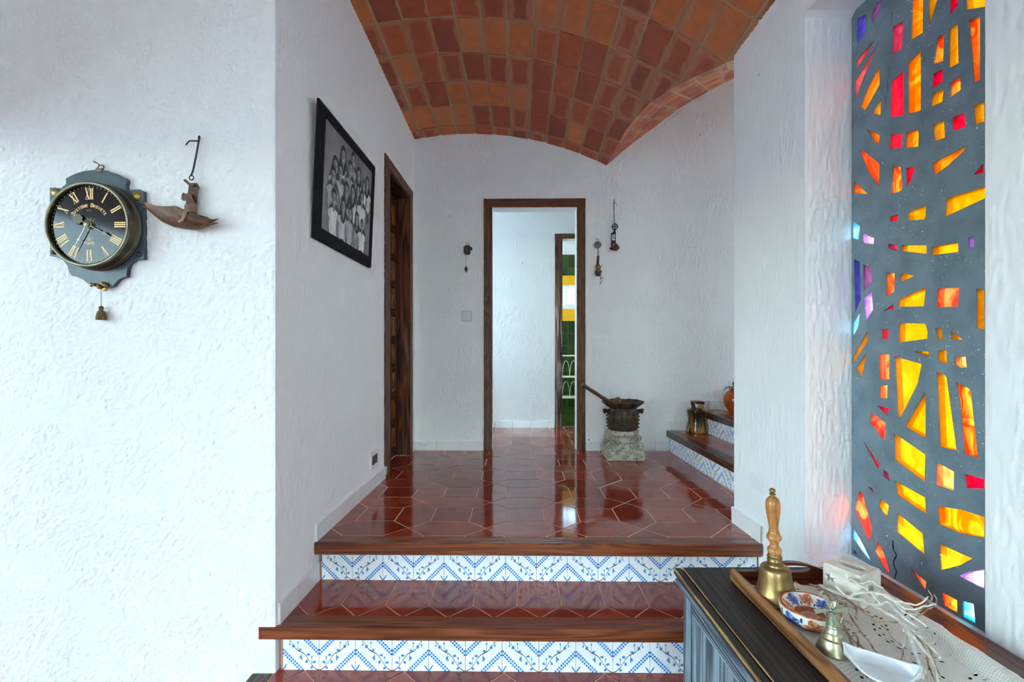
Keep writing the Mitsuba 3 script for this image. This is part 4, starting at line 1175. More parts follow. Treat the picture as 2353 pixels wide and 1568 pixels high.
so = thing('wall_socket', 'white wall socket with two grey pieces low on the left wall', 'socket')
a = on_left(848, 1036); b = on_left(866, 1075)
sx, sz = (a[0] + b[0]) / 2, (a[1] + b[1]) / 2
cpart(so, 'plate', moved(prism(rounded(sx - 0.066, sx + 0.066, sz - 0.056, sz + 0.056, 0.012), 0.010, 0.0), FL), (226, 226, 222), 'vc_satin', 20)
for k in (-1, 1):
    cpart(so, 'insert', moved(prism(rounded(sx + k * 0.026 - 0.020, sx + k * 0.026 + 0.020, sz - 0.028, sz + 0.028, 0.004), 0.003, 0.010), FL), (58, 60, 64), 'vc_satin', 20)
sw_ = thing('light_switch', 'white square light switch on the back wall left of the doorway', 'switch')
a = on_back(1060, 714); b = on_back(1085, 740)
cpart(sw_, 'plate', moved(prism(rounded(a[0], b[0], b[1], a[1], 0.014), 0.009), FB), (204, 200, 194), 'vc_satin', 20)
cpart(sw_, 'rocker', moved(prism(rounded(a[0] + 0.013, b[0] - 0.013, b[1] + 0.015, a[1] - 0.015, 0.006), 0.004, 0.009), FB), (214, 216, 216), 'vc_satin', 20)


# small hanging things on the back wall
def bk(px, py, d): return ony(px, py, Yb - d)


cw = thing('clock_movement', 'small rusty clock movement with a hanging pendulum on the back wall', 'clock movement')
b4 = lambda a, b, d: bk(1040 + a / 7.127, 540 + b / 7.127, d)
P1 = lambda pts, d, t: moved(prism(Polygon([b4(a, b, d)[[0, 2]] for a, b in pts]), t, d - t), FB)
iron = blotch((40, 30, 28), (74, 56, 48), 120)
cpart(cw, 'case', [P1([(180, 195), (225, 165), (280, 170), (288, 300), (270, 318), (195, 318), (195, 292), (178, 290)], 0.035, 0.028), P1([(205, 205), (265, 205), (265, 285), (205, 285)], 0.042, 0.008)], iron, 'vc_iron', 20)
q = b4(293, 226, 0.02)
cpart(cw, 'wheel', moved(lathe([(0.014, -0.008), (0.0165, -0.004), (0.0165, 0.004), (0.014, 0.008)], 20), frame(q, [1, 0, 0], UP, [0, -1, 0])), (60, 42, 36), 'vc_iron')
cpart(cw, 'loop', tube(spline([b4(217, 175, 0.012), b4(228, 135, 0.010), b4(245, 117, 0.004), b4(262, 135, 0.010), b4(272, 172, 0.012)], 5), 0.0016, 6), (70, 68, 66), 'vc_iron')
cpart(cw, 'rod', tube([b4(218, 318, 0.02), b4(220, 520, 0.02)], 0.0013, 6), (84, 80, 78), 'vc_iron')
q = b4(221, 562, 0.02)
cpart(cw, 'bob', moved(lathe([(0, -0.03), (0.003, -0.03), (0.003, -0.02), (0.010, -0.016), (0.0135, -0.006), (0.0135, 0.006), (0.009, 0.014), (0.004, 0.02), (0.003, 0.026), (0, 0.026)], 20), trans(q)), (92, 66, 48), 'vc_iron', 50)

b2 = lambda a, b, d: bk(1340 + a / 6.536, 440 + b / 6.536, d)
P2 = lambda pts, d, t: moved(prism(Polygon([b2(a, b, d)[[0, 2]] for a, b in pts]), t, d - t), FB)
l1 = thing('hanging_lamp', 'dark iron hanging lamp with cross wheel and blue and white tile on the back wall', 'oil lamp')
cpart(l1, 'rod', tube([b2(466, 122, 0.012), b2(464, 300, 0.018), b2(468, 485, 0.02)], 0.0028, 6), (38, 34, 34), 'vc_iron')
cpart(l1, 'hook', tube(spline([b2(466, 158, 0.0), b2(478, 170, 0.018), b2(496, 188, 0.024), b2(502, 214, 0.026)], 4), 0.0018, 6), (44, 38, 38), 'vc_iron')
q = b2(475, 530, 0.02)
whl = unary_union([Point(0, 0).buffer(0.0275, 24).difference(Point(0, 0).buffer(0.0205, 24)), sbox(-0.0225, -0.0035, 0.0225, 0.0035), sbox(-0.0035, -0.0225, 0.0035, 0.0225)])
cpart(l1, 'wheel', moved(prism(whl, 0.006, -0.003), frame(q, [1, 0, 0], UP, [0, -1, 0])), (40, 34, 34), 'vc_iron', 25)
cpart(l1, 'back_plate', P2([(418, 630), (460, 600), (458, 572), (488, 572), (490, 620), (490, 800), (470, 830), (424, 834)], 0.022, 0.006), (44, 32, 32), 'vc_iron', 20)
mat('blue_tile', lambda p, n, uv: mix(rgb(214, 222, 228), dr.select(uv.y < 0.5, mi.Color3f(rgb(70, 110, 160)), mi.Color3f(rgb(120, 126, 136))), smoothstep(0.45, 0.6, noise(uv.x * 6, uv.y * 10, 1.0))), 0.2)
m = P2([(428, 648), (482, 648), (484, 735), (430, 738)], 0.025, 0.003)
lo, hi = m.bounds
part(l1, 'tile', m, 'blue_tile', uv=(m.vertices[:, [0, 2]] - lo[[0, 2]]) / (hi - lo)[[0, 2]])


def boat_bowl(fn, prof, d0, nn=9):
    V, Fc = [], []
    for (a, zt, zb, w) in prof:
        for k in range(nn):
            th = math.pi * k / (nn - 1)
            P = fn(a, zt + (zb - zt) * math.sin(th) ** 0.8, d0)
            V.append([P[0], P[1] - w * math.cos(th), P[2]])
    for i in range(len(prof) - 1):
        for k in range(nn - 1):
            a = i * nn + k
            Fc += [[a, a + 1, a + nn + 1], [a, a + nn + 1, a + nn]]
    m = M(V, Fc); n_ = m.copy(); n_.vertices[:, 2] += 0.002; n_.faces = n_.faces[:, ::-1]
    return [m, n_]


cpart(l1, 'bowl', boat_bowl(b2, [(398, 850, 862, 0.002), (425, 835, 880, 0.018), (470, 800, 890, 0.028), (500, 800, 890, 0.028), (525, 830, 882, 0.016), (548, 840, 850, 0.002)], 0.045), blotch((70, 40, 28), (104, 62, 42), 90), 'vc_iron', 60)
cpart(l1, 'shell', ball(b2(464, 805, 0.03), 0.012, 2, (1, 0.6, 1)), (214, 196, 184), 'vc_satin')
l2 = thing('hanging_lamp', 'small iron hanging lamp with a starfish below a round grey disc on the back wall', 'oil lamp')
cpart(l2, 'hook', tube(spline([b2(226, 745, 0.002), b2(228, 722, 0.016), b2(210, 712, 0.02), b2(186, 724, 0.022)], 4), 0.002, 6), (50, 46, 44), 'vc_iron')
q = b2(220, 803, 0.018)
cpart(l2, 'disc', moved(lathe([(0.029, -0.003), (0.031, -0.001), (0.031, 0.002), (0.028, 0.003), (0.027, 0.002)], 32), frame(q, [1, 0, 0], UP, [0, -1, 0])), (104, 106, 98), 'vc_iron')
cpart(l2, 'rod', tube([b2(222, 845, 0.02), b2(228, 900, 0.022), b2(220, 955, 0.02)], 0.003, 6), (44, 40, 40), 'vc_iron')
cpart(l2, 'ring', tube(np.c_[b2(228, 950, 0)[0] + 0.006 * np.cos(an_), np.full(21, Yb - 0.022), b2(228, 950, 0)[2] + 0.006 * np.sin(an_)], 0.0014, 6), (180, 178, 172), 'vc_metal')
cpart(l2, 'upright', P2([(208, 965), (240, 965), (238, 1100), (262, 1120), (262, 1180), (190, 1180), (190, 1110), (204, 1090)], 0.026, 0.005), (50, 36, 32), 'vc_iron', 20)
st_pts = []
for k in range(10):
    r = (0.044, 0.011)[k % 2]; t_ = math.pi / 2 + k * math.pi / 5
    st_pts.append((r * math.cos(t_), r * math.sin(t_)))
q = b2(225, 1140, 0.032)
sv_ = np.array([[*p_, 0.0] for p_ in st_pts] + [[0, 0, 0.010]] + [[0, 0, -0.004]])
sf_ = [[i, (i + 1) % 10, 10] for i in range(10)] + [[(i + 1) % 10, i, 11] for i in range(10)]
cthing('starfish', 'dried orange starfish hung on the small lamp by the doorway', 'starfish', moved(M(sv_, sf_), frame(q, [1, 0, 0], UP, [0, -1, 0])), blotch((176, 116, 70), (206, 150, 100), 200), 'vc_matt', 10)
cpart(l2, 'bowl', boat_bowl(b2, [(178, 1205, 1215, 0.004), (190, 1200, 1268, 0.020), (230, 1205, 1278, 0.026), (262, 1200, 1270, 0.020), (276, 1190, 1200, 0.004)], 0.04), blotch((62, 40, 30), (98, 64, 46), 90), 'vc_iron', 60)
cpart(l2, 'shell', ball(b2(250, 1192, 0.04), 0.009, 2, (1.2, 0.6, 0.8)), (224, 210, 196), 'vc_satin')
for pts in ([(262, 1270), (266, 1300), (258, 1340), (257, 1385)], [(275, 1280), (292, 1300), (312, 1312)], [(268, 1300), (278, 1340), (290, 1368)]):
    cpart(l2, 'twig', tube([b2(a, b, 0.03) for a, b in pts], 0.0014, 5), (60, 46, 38), 'vc_matt')
cpart(l2, 'bead', [ball(b2(266, 1303, 0.03), 0.006, 1, (0.8, 0.8, 1.2)), ball(b2(257, 1382, 0.03), 0.0055, 1, (0.8, 0.8, 1.2))], (46, 36, 34), 'vc_satin')
x = ony(1200.5, 606, Yk)
cthing('nail', 'small brown hook in the white corridor wall beyond the doorway', 'nail', [tube([x + [0, 0.003, 0], x + [0, -0.02, -0.004], x + [0, -0.022, 0.01]], 0.003, 6)], (96, 64, 52), 'vc_iron')

# ---------------------------------------------------------------- stone pedestal with a mortar, by the back wall
pl0 = onz(1395.8, 1060.7, 0)
PX0, PY0, PWd, PDp = pl0[0], pl0[1], 0.300, 0.262
pc = np.array([PX0 + PWd / 2, PY0 + PDp / 2])
ped = thing('stone_pedestal', 'weathered carved stone capital with leafy corners standing on the floor by the back wall', 'pedestal')
stone = blotch((148, 142, 126), (192, 186, 170), 28, seed=2)


def rough_mesh(m, amp, freq, ed=0.012, seed=1):
    m = m.copy(); m.merge_vertices()
    m = m.subdivide_to_size(ed); m.merge_vertices()
    v = np.array(m.vertices)
    m.vertices = v + np.array(m.vertex_normals) * ((meshkit.fbm(v * freq, 3, seed) - 0.5) * 2 * amp)[:, None]
    return m


def spots(v):
    """Grey lichen and dark pits in the pale stone."""
    c = stone(v)
    k = np.clip((meshkit.fbm(v * 110 * np.array([1, 1, 0.45]), 3, 9) - 0.56) / 0.1, 0, 1)[:, None] * 0.8
    return c * (1 - k) + np.array(rgb(92, 88, 76)) * k


cpart(ped, 'plinth', rough_mesh(box(PX0, PX0 + PWd, PY0, PY0 + PDp, 0.001, 0.078, 0.006), 0.0014, 55, 0.008), spots, 'vc_stone', 50)
core = lathe([(0.128, 0.07), (0.130, 0.10), (0.118, 0.125), (0.126, 0.135), (0.145, 0.150), (0.150, 0.166), (0.143, 0.182), (0.128, 0.188), (0.122, 0.193), (0.126, 0.198), (0.126, 0.222), (0.120, 0.230), (0.0, 0.230)], 48)
core = moved(core, trans([pc[0], pc[1], 0]))
cpart(ped, 'drum', rough_mesh(core, 0.0011, 40, 0.012), spots, 'vc_stone', 50)
for sx in (-1, 1):
    for sy in (-1, 1):
        c = np.array([pc[0] + sx * (PWd / 2 - 0.046), pc[1] + sy * (PDp / 2 - 0.044), 0.102])
        b_ = ball(c, 0.050, 4, (0.95, 0.95, 0.90))
        v = np.array(b_.vertices); r = v - c
        ang = np.arctan2(r[:, 2], r[:, 0] * sx + 1e-9); rad = np.hypot(r[:, 0], r[:, 2])
        b_.vertices = v + np.array(b_.vertex_normals) * (0.0045 * np.sin(ang * 1.0 + rad * 260))[:, None]
        cpart(ped, 'leaf', rough_mesh(b_, 0.001, 80, 0.02), spots, 'vc_stone', 60)
zt = 0.2305
mo = thing('mortar', 'large dark bronze mortar with studded ribs standing on the stone capital', 'mortar')
FM = trans([pc[0], pc[1], zt])
bronze = blotch((40, 32, 26), (84, 66, 48), 45, seed=4, stretch=(1, 1, 0.4))
prof = [(0.0, 0.0), (0.104, 0.0), (0.112, 0.006), (0.113, 0.03), (0.121, 0.12), (0.119, 0.150), (0.108, 0.165), (0.106, 0.176), (0.130, 0.190), (0.160, 0.212), (0.169, 0.226), (0.167, 0.231), (0.158, 0.222), (0.130, 0.203), (0.102, 0.196), (0.096, 0.17), (0.094, 0.05), (0.0, 0.04)]
bd = moved(lathe(prof, 64, False), FM)
v = np.array(bd.vertices); top = v[:, 2] > zt + 0.18
v[:, 2] += np.where(top, 0.006 * (meshkit.noise(np.c_[np.arctan2(v[:, 1] - pc[1], v[:, 0] - pc[0]) * 6, 0 * v[:, 0], 0 * v[:, 0]], 3) - 0.5), 0)
bd.vertices = v
cpart(mo, 'body', bd, bronze, 'vc_iron', 40)
for z in (0.118, 0.106):
    r = 0.1205
    a = np.linspace(0, 2 * math.pi, 49)
    cpart(mo, 'band', moved(tube(np.c_[r * np.cos(a), r * np.sin(a), np.full(49, z)], 0.0032, 6), FM), (104, 88, 62), 'vc_iron', 60)
for k in range(8):
    a = math.radians(-158 + 45 * k + 8)
    ms = [tube([(0.113 * math.cos(a), 0.113 * math.sin(a), 0.01), (0.122 * math.cos(a), 0.122 * math.sin(a), 0.152)], 0.006, 8)]
    for i in range(5):
        z = 0.022 + i * 0.029; r = 0.117 + 0.0077 * z / 0.15
        ms.append(moved(lathe([(0.0085, 0), (0.0075, 0.006), (0.0, 0.016)], 8, False), frame([r * math.cos(a), r * math.sin(a), z], [-math.sin(a), math.cos(a), 0], [0, 0, 1], [math.cos(a), math.sin(a), 0])))
    cpart(mo, 'rib', moved(trimesh.util.concatenate(ms), FM), blotch((38, 30, 24), (96, 80, 54), 80), 'vc_iron', 50)
for s in (-1, 1):
    pts = [(s * 0.112, 0, 0.150), (s * 0.140, -0.01, 0.152), (s * 0.160, -0.012, 0.146)]
    cpart(mo, 'handle', moved(tube(spline(pts, 4), [0.014, 0.013, 0.012, 0.013, 0.015, 0.018, 0.021, 0.022, 0.019], 12), FM), (50, 46, 44), 'vc_iron', 60)
e0, e1 = ony(1337, 884, 3.70), ony(1402, 925, 3.76)
e1 = np.array([e1[0], pc[1], e1[2]]); e0 = np.array([e0[0], e0[1], e0[2]])
dd = (e1 - e0) / np.linalg.norm(e1 - e0); e2 = e1 + dd * 0.075
L_ = np.linalg.norm(e2 - e0)
cthing('pestle', 'rusty iron pestle with a flared end leaning in the bronze mortar', 'pestle',
       tube([e0, e0 + dd * 0.004, e0 + dd * 0.03, e0 + dd * 0.05, e0 + dd * (L_ - 0.01), e2], [0.020, 0.022, 0.018, 0.0145, 0.0155, 0.014], 20), blotch((66, 48, 40), (112, 80, 58), 60), 'vc_iron', 50)
vb = []
c = ony(1417, 921, pc[1] - 0.05)
for i in range(22):
    n1 = nrg.normal(size=3); n1 /= np.linalg.norm(n1); n2 = np.cross(n1, nrg.normal(size=3)); n2 /= np.linalg.norm(n2); n3 = np.cross(n1, n2)
    a = np.linspace(0, 2 * math.pi, 17); r = 0.026 + 0.004 * rng.random()
    o = c + [(-0.017 if i < 8 else 0.007), 0.0, (-0.004 if i < 8 else 0.0)]
    vb.append(tube(o + (r if i > 7 else r * 0.6) * (np.cos(a)[:, None] * n2 + np.sin(a)[:, None] * n3 * 0.9), 0.0016, 5))
cthing('vine_ball', 'ball of twisted dry vine lying in the mouth of the bronze mortar', 'ornament', vb, blotch((84, 52, 40), (168, 128, 108), 150), 'vc_matt', 60)

# ---------------------------------------------------------------- jug and vase on the stair
jc = onz(1603, 992, RISE); jc = np.array([jc[0] - 0.02, 3.905, RISE + 0.0022])
jug = thing('ceramic_jug', 'waisted brown and yellow glazed ceramic jug with ring handle on the lowest side stair step', 'jug')


def drip(v):
    a = np.arctan2(v[:, 1] - jc[1], v[:, 0] - jc[0])
    t = meshkit.fbm(np.c_[np.cos(a) * 4, np.sin(a) * 4, (v[:, 2] - jc[2]) * 6], 3, 11)[:, None]
    k = np.clip((t - 0.52) / 0.1, 0, 1); g = np.clip((meshkit.fbm(np.c_[np.cos(a) * 3 + 5, np.sin(a) * 3, (v[:, 2] - jc[2]) * 4], 2, 12)[:, None] - 0.52) / 0.1, 0, 1)
    c = np.array(rgb(40, 24, 14)) * (1 - k) + np.array(rgb(178, 118, 34)) * k
    return c * (1 - g * k) + np.array(rgb(136, 128, 40)) * g * k


FJ = trans(jc)
cpart(jug, 'body', moved(lathe([(0.0, 0.0), (0.086, 0.0), (0.090, 0.006), (0.089, 0.03), (0.080, 0.07), (0.076, 0.10), (0.079, 0.135), (0.087, 0.172), (0.089, 0.184), (0.085, 0.191), (0.068, 0.197), (0.040, 0.203), (0.02, 0.205), (0.0, 0.205)], 96), FJ), drip, 'vc_gloss', 50)
for s in (-1, 1):
    cpart(jug, 'neck', moved(tube([(s * 0.030, 0, 0.198), (s * 0.036, 0, 0.225), (s * 0.040, 0, 0.248)], [0.020, 0.014, 0.019], 16), FJ), drip, 'vc_gloss', 60)
cpart(jug, 'ring', moved(lathe([(0.030, 0.246), (0.050, 0.244), (0.058, 0.250), (0.059, 0.258), (0.053, 0.261), (0.034, 0.257), (0.030, 0.246)], 40, False), FJ), drip, 'vc_gloss', 60)
vcn = np.array([onz(1683, 945, 2 * RISE)[0], 3.86, 2 * RISE + 0.0022])
vase = thing('round_vase', 'round glossy orange ceramic vase with dark leaves on the second side stair step', 'vase')
cpart(vase, 'body', moved(lathe([(0.0, 0.0), (0.040, 0.0), (0.052, 0.008), (0.082, 0.045), (0.096, 0.090), (0.090, 0.130), (0.066, 0.162), (0.034, 0.178), (0.026, 0.184), (0.028, 0.194), (0.022, 0.196), (0.018, 0.18)], 64, False), trans(vcn)), blotch((150, 66, 22), (184, 88, 34), 20), 'vc_gloss', 60)
for i, (a, ln) in enumerate(((3.3, 0.085), (2.7, 0.07), (4.3, 0.07), (5.4, 0.08), (0.6, 0.075), (1.7, 0.07))):
    d = np.array([math.cos(a), math.sin(a), 0]); sd = np.array([-d[1], d[0], 0])
    V = []
    for t in np.linspace(0, 1, 8):
        w = 0.018 * math.sin(math.pi * min(t + 0.05, 1)) ** 0.8
        cpt = vcn + np.array([0, 0, 0.187]) + d * (0.022 + ln * t) + np.array([0, 0, 0.022 * math.sin(t * 2.2) - 0.035 * t * t + 0.008])
        V += [cpt - sd * w, cpt + np.array([0, 0, -0.003]), cpt + sd * w]
    f = []
    for k in range(7):
        for j in (0, 1): f += [[k * 3 + j, k * 3 + j + 1, k * 3 + j + 4], [k * 3 + j, k * 3 + j + 4, k * 3 + j + 3]]
    cpart(vase, 'leaf', M(V, f), (62, 50, 40) if i % 2 else (74, 74, 56), 'vc_satin', 60)
cpart(vase, 'stem', [tube(spline([vcn + [0, 0, 0.185], vcn + [-0.012, -0.005, 0.22], vcn + [0.002, -0.01, 0.245]], 5), 0.006, 8), ball(vcn + [-0.012, -0.014, 0.232], 0.018, 2, (1, 1, 1.1)), ball(vcn + [0.02, -0.006, 0.236], 0.016, 2)], (96, 60, 44), 'vc_satin', 60)

# ---------------------------------------------------------------- cabinet under the stained glass
dT = np.array([-0.019, 1, 0]); dT /= np.linalg.norm(dT); wT = np.array([dT[1], -dT[0], 0])      # towards the hall; towards the right wall
ZTOP = 0.178
T0 = onz(1545, 1302, ZTOP)
FT = frame(T0, wT, dT, UP)                                    # x across the top, y into the hall (0 at the far edge), z up
LT, WT = 0.98, 0.621
cab = thing('cabinet', 'old dark wooden cabinet with worn edges and panelled side below the stained glass', 'cabinet')
TH = 0.030


def tp(m): return moved(m, FT)


wpart(cab, 'top', tp(box(0.030, WT, -LT, -0.006, -0.028, 0, 0.002)), 1, 6, 'wood_matt', 0.2)
wpart(cab, 'moulding', tp(box(0.004, 0.0285, -LT, 0.0, -0.024, -0.004, 0.003)), 1, 6, 'wood_matt', 0.2)
for x, z, r in ((0.004, -0.0055, 0.0032), (0.0295, -0.001, 0.0018)):
    n = 40
    pts = np.c_[np.full(n, x) + 0.0008 * (meshkit.noise(np.c_[np.arange(n) * 0.7, np.zeros(n), np.full(n, x * 99)]) - 0.5), np.linspace(-LT, -0.001, n), np.full(n, z)]
    wpart(cab, 'worn_edge', tp(tube(pts, r * (0.7 + 0.7 * meshkit.noise(np.c_[np.arange(n) * 0.9, np.full(n, 5), np.full(n, x * 77)])), 8)), 1, 10, 'wood_matt', 0.2, label='bare pale edge where the dark stain wore off')
wpart(cab, 'cornice', tp(box(0.008, WT - 0.004, -LT + 0.005, -0.008, -0.052, -0.0285, 0.005)), 1, 11, 'wood_matt', 0.2)
XB = 0.030
zb = ZL - ZTOP
body = [box(XB + 0.012, WT - 0.01, -LT + 0.01, -0.03, zb + 0.002, -0.052)]
wpart(cab, 'body', tp(trimesh.util.concatenate(body)), 2, 6, 'wood_matt', 0.2)
for y0, y1 in ((-0.078, -0.022), (-LT + 0.01, -LT + 0.07), (-0.53, -0.47)):
    wpart(cab, 'stile', tp(box(XB - 0.004, XB + 0.02, y0, y1, zb + 0.002, -0.053, 0.003)), 2, 11, 'wood_matt', 0.2)
for z0, z1 in ((-0.102, -0.053), (zb + 0.06, zb + 0.13)):
    for y0, y1 in ((-0.469, -0.079), (-LT + 0.071, -0.531)):
        wpart(cab, 'rail', tp(box(XB - 0.003, XB + 0.02, y0, y1, z0, z1, 0.003)), 1, 11, 'wood_matt', 0.2)
for y0, y1 in ((-0.469, -0.079), (-LT + 0.071, -0.531)):
    for (a0, a1, b0, b1, ax) in ((y1 - 0.016, y1, zb + 0.13, -0.102, 2), (y0, y0 + 0.016, zb + 0.13, -0.102, 2), (y0, y1, -0.118, -0.102, 1), (y0, y1, zb + 0.13, zb + 0.146, 1)):
        wpart(cab, 'bead', tp(box(XB + 0.001, XB + 0.018, a0, a1, b0, b1, 0.005)), ax, 11, 'wood_matt', 0.2)
    wpart(cab, 'panel', tp(box(XB + 0.008, XB + 0.02, y0 + 0.017, y1 - 0.017, zb + 0.147, -0.119)), 2, 11, 'wood_matt', 0.12)
wpart(cab, 'back_strip', tp(box(WT - 0.105, WT - 0.001, -LT, -0.004, 0.0002, 0.004, 0.0015)), 1, 8, 'wood_gloss', 0.2, label='reddish polished strip along the wall')

# ---------------------------------------------------------------- tray
FTR = frame(onz(1679, 1310, 0.213) * [1, 1, 0] + UP * (ZTOP + 0.0045), wT, dT, UP)
WTR, LTR, RH = 0.353, 0.72, 0.034
tray = thing('serving_tray', 'worn wooden tray with curved end handle lying on the cabinet', 'tray')


def tr(m): return moved(m, FTR)


wpart(tray, 'bottom', tr(box(0.006, WTR - 0.006, -LTR + 0.006, -0.006, 0, 0.006)), 1, 8, 'wood_matt')
for x0, x1, sg in ((0.0, 0.015, 1), (WTR - 0.015, WTR, -1)):
    q = Polygon([(0, 0), (0.013, 0), (0.0155, RH - 0.004), (0.012, RH), (0.004, RH), (-0.002, RH - 0.006), (-0.002, 0.006)])
    m = prism(q, LTR); m = moved(m, rotx(math.pi / 2))
    m.apply_translation([x0, 0, 0])
    if sg < 0: m.vertices[:, 0] = x0 + x1 - m.vertices[:, 0]; m.faces = m.faces[:, ::-1]
    wpart(tray, 'rim', tr(m), 1, 7, 'wood_gloss', 0.2)
for ye, sy in ((0.0, 1), (-LTR, -1)):
    xs = np.linspace(0.016, WTR - 0.016, 41)
    u = (xs / WTR - 0.5) / 0.5
    topz = np.where(np.abs(u) < 0.62, RH + 0.026 * np.cos(np.clip(u / 0.62, -1, 1) * math.pi / 2) ** 1.2 - 0.002, RH - 0.006 + 0.004)
    poly = Polygon(list(zip(xs, topz)) + [(WTR - 0.016, 0.0), (0.016, 0.0)])
    hole = Polygon([(WTR / 2 + 0.060 * math.cos(a), RH + 0.004 + (0.011 if math.sin(a) > 0 else 0.009) * math.sin(a)) for a in np.linspace(0, 2 * math.pi, 25)[:-1]])
    m = moved(prism(poly.difference(hole), 0.014), rotx(math.pi / 2))
    m.apply_translation([0, ye + (0 if sy > 0 else 0.014), 0])
    wpart(tray, 'end', tr(m), 0, 8, 'wood_gloss', 0.2, label='end board with cut-out handle')

# ---------------------------------------------------------------- lace runner on the tray: holes are cut through the cloth
ZD = 0.0105
lace = Polygon()
edge = []
x0, x1, y0, y1 = 0.024, WTR + 0.022, -LTR + 0.03, -0.034


def scallop(a, b, n, depth):
    a, b = np.array(a), np.array(b); d = (b - a) / n; nv = np.array([d[1], -d[0]]) / np.linalg.norm(d)
    out = []
    for i in range(n):
        for t in np.linspace(0, 1, 12, endpoint=False):
            out.append(a + d * (i + t) + nv * depth * (abs(math.sin(math.pi * t)) ** 0.7 + 0.10 * abs(math.sin(math.pi * t * 9))))
    return out


edge = scallop((x0, y1), (x0, y0), 11, -0.010) + scallop((x0, y0), (x1, y0), 5, -0.010) + scallop((x1, y0), (x1, y1), 8, -0.016) + scallop((x1, y1), (x0, y1), 5, -0.018)
lace = Polygon(edge).buffer(0)
cut = []
for (cx, cy, R_) in ((0.30, -0.30, 0.085), (0.15, -0.44, 0.085), (0.20, -0.22, 0.07), (0.33, -0.50, 0.08), (0.10, -0.62, 0.07), (0.10, -0.10, 0.06), (0.27, -0.09, 0.06)):
    for ring, n, sz in ((1.0, 22, 0.0052), (0.86, 18, 0.0044), (0.34, 9, 0.0022)):
        for k in range(n):
            a = 2 * math.pi * k / n + ring * 3
            if (k // 3) % 3 == 2 and ring > 0.5: continue
            e = affinity.scale(Point(0, 0).buffer(1, quad_segs=2), sz, sz * 0.55)
            cut.append(affinity.translate(affinity.rotate(e, math.degrees(a) + 90, origin=(0, 0)), cx + R_ * ring * math.cos(a), cy + R_ * ring * math.sin(a)))
for k in range(44):
    cut.append(affinity.scale(Point(x1 - 0.004 + 0.008 * rng.random(), y1 + (y0 - y1) * k / 44).buffer(0.0022, quad_segs=2), 1, 1.3))
for k in range(60):
    cut.append(Point(x0 + 0.05 + (x1 - x0 - 0.1) * rng.random(), y1 + 0.018 * (rng.random() - 0.55)).buffer(0.0021 + 0.002 * rng.random(), quad_segs=2))
lace = lace.difference(unary_union(cut).intersection(lace.buffer(-0.003)))
lm = prism(lace if lace.geom_type == 'Polygon' else max(lace.geoms, key=lambda g: g.area), 0.0006)
lm = lm.subdivide_to_size(0.012)
v = np.array(lm.vertices)
rise = np.clip((v[:, 0] - (WTR - 0.045)) / 0.030, 0, 1)       # climbs over the right rim of the tray
over = np.clip((v[:, 0] - (WTR - 0.004)) / 0.03, 0, 1)
zz = ZD + (RH - ZD + 0.0015) * (rise * rise * (3 - 2 * rise)) - 0.012 * over**1.5
endr = np.clip((v[:, 1] - (-0.050)) / 0.05, 0, 1) * np.clip((WTR * 0.62 - v[:, 0]) / 0.05, 0, 1)             # and stands up against the far end
zz = zz + 0.020 * endr * (1 - rise)
zz += 0.0016 * (meshkit.fbm(np.c_[v[:, :2] * 22, np.zeros(len(v))], 3, 2) - 0.3) + 0.0012 * np.sin(v[:, 1] * 60) * rise
v[:, 2] += zz
v[:, 1] = np.where(v[:, 1] > -0.06, -0.06 + (v[:, 1] + 0.06) * 0.55, v[:, 1])
lm.vertices = v


def lace_c(v):
    q = (np.linalg.inv(FTR) @ np.c_[v, np.ones(len(v))].T)[:3].T
    t = np.clip((q[:, 1] + 0.22) / 0.1, 0, 1)[:, None]        # the far end is an older, pinker piece
    return np.array(rgb(202, 196, 186)) * (1 - t) + np.array(rgb(206, 182, 166)) * t


mat('lace_net', lambda p, n, uv: mix(rgb(206, 200, 190), rgb(230, 227, 220), dr.maximum(smoothstep(0.30, 0.42, dr.abs(uv.x * 120 - dr.floor(uv.x * 120) - 0.5)), smoothstep(0.30, 0.42, dr.abs(uv.y * 120 - dr.floor(uv.y * 120) - 0.5)))), 0.9, spec=0.1)
lm.faces = np.array(lm.faces)
q = np.array(lm.vertices)
mm = tr(lm)
put(thing('lace_runner', 'grey white crocheted lace runner spread in the wooden tray under the bells', 'doily'), mm, 'lace_net', uv=np.c_[np.hypot(q[:, 0] - 0.30, q[:, 1] + 0.30) * 1.6, np.arctan2(q[:, 1] + 0.30, q[:, 0] - 0.30) * 0.26])
ZC = ZTOP + 0.0045 + ZD + 0.0025                              # things stand on the cloth here

# ---------------------------------------------------------------- hand bell
bc = onz(1781, 1378, ZC) + [0.003, 0, 0]
hb = thing('hand_bell', 'brass hand bell with turned wooden handle standing in the tray', 'bell')
kb = bc[1] / 1060 / 5.057
FBL = trans([bc[0], bc[1], ZC]) @ roty(-0.035)
yz = lambda y: (1410 - y) * kb * 0.985


def prf(lst): return [(r * kb, yz(y)) for y, r in lst]


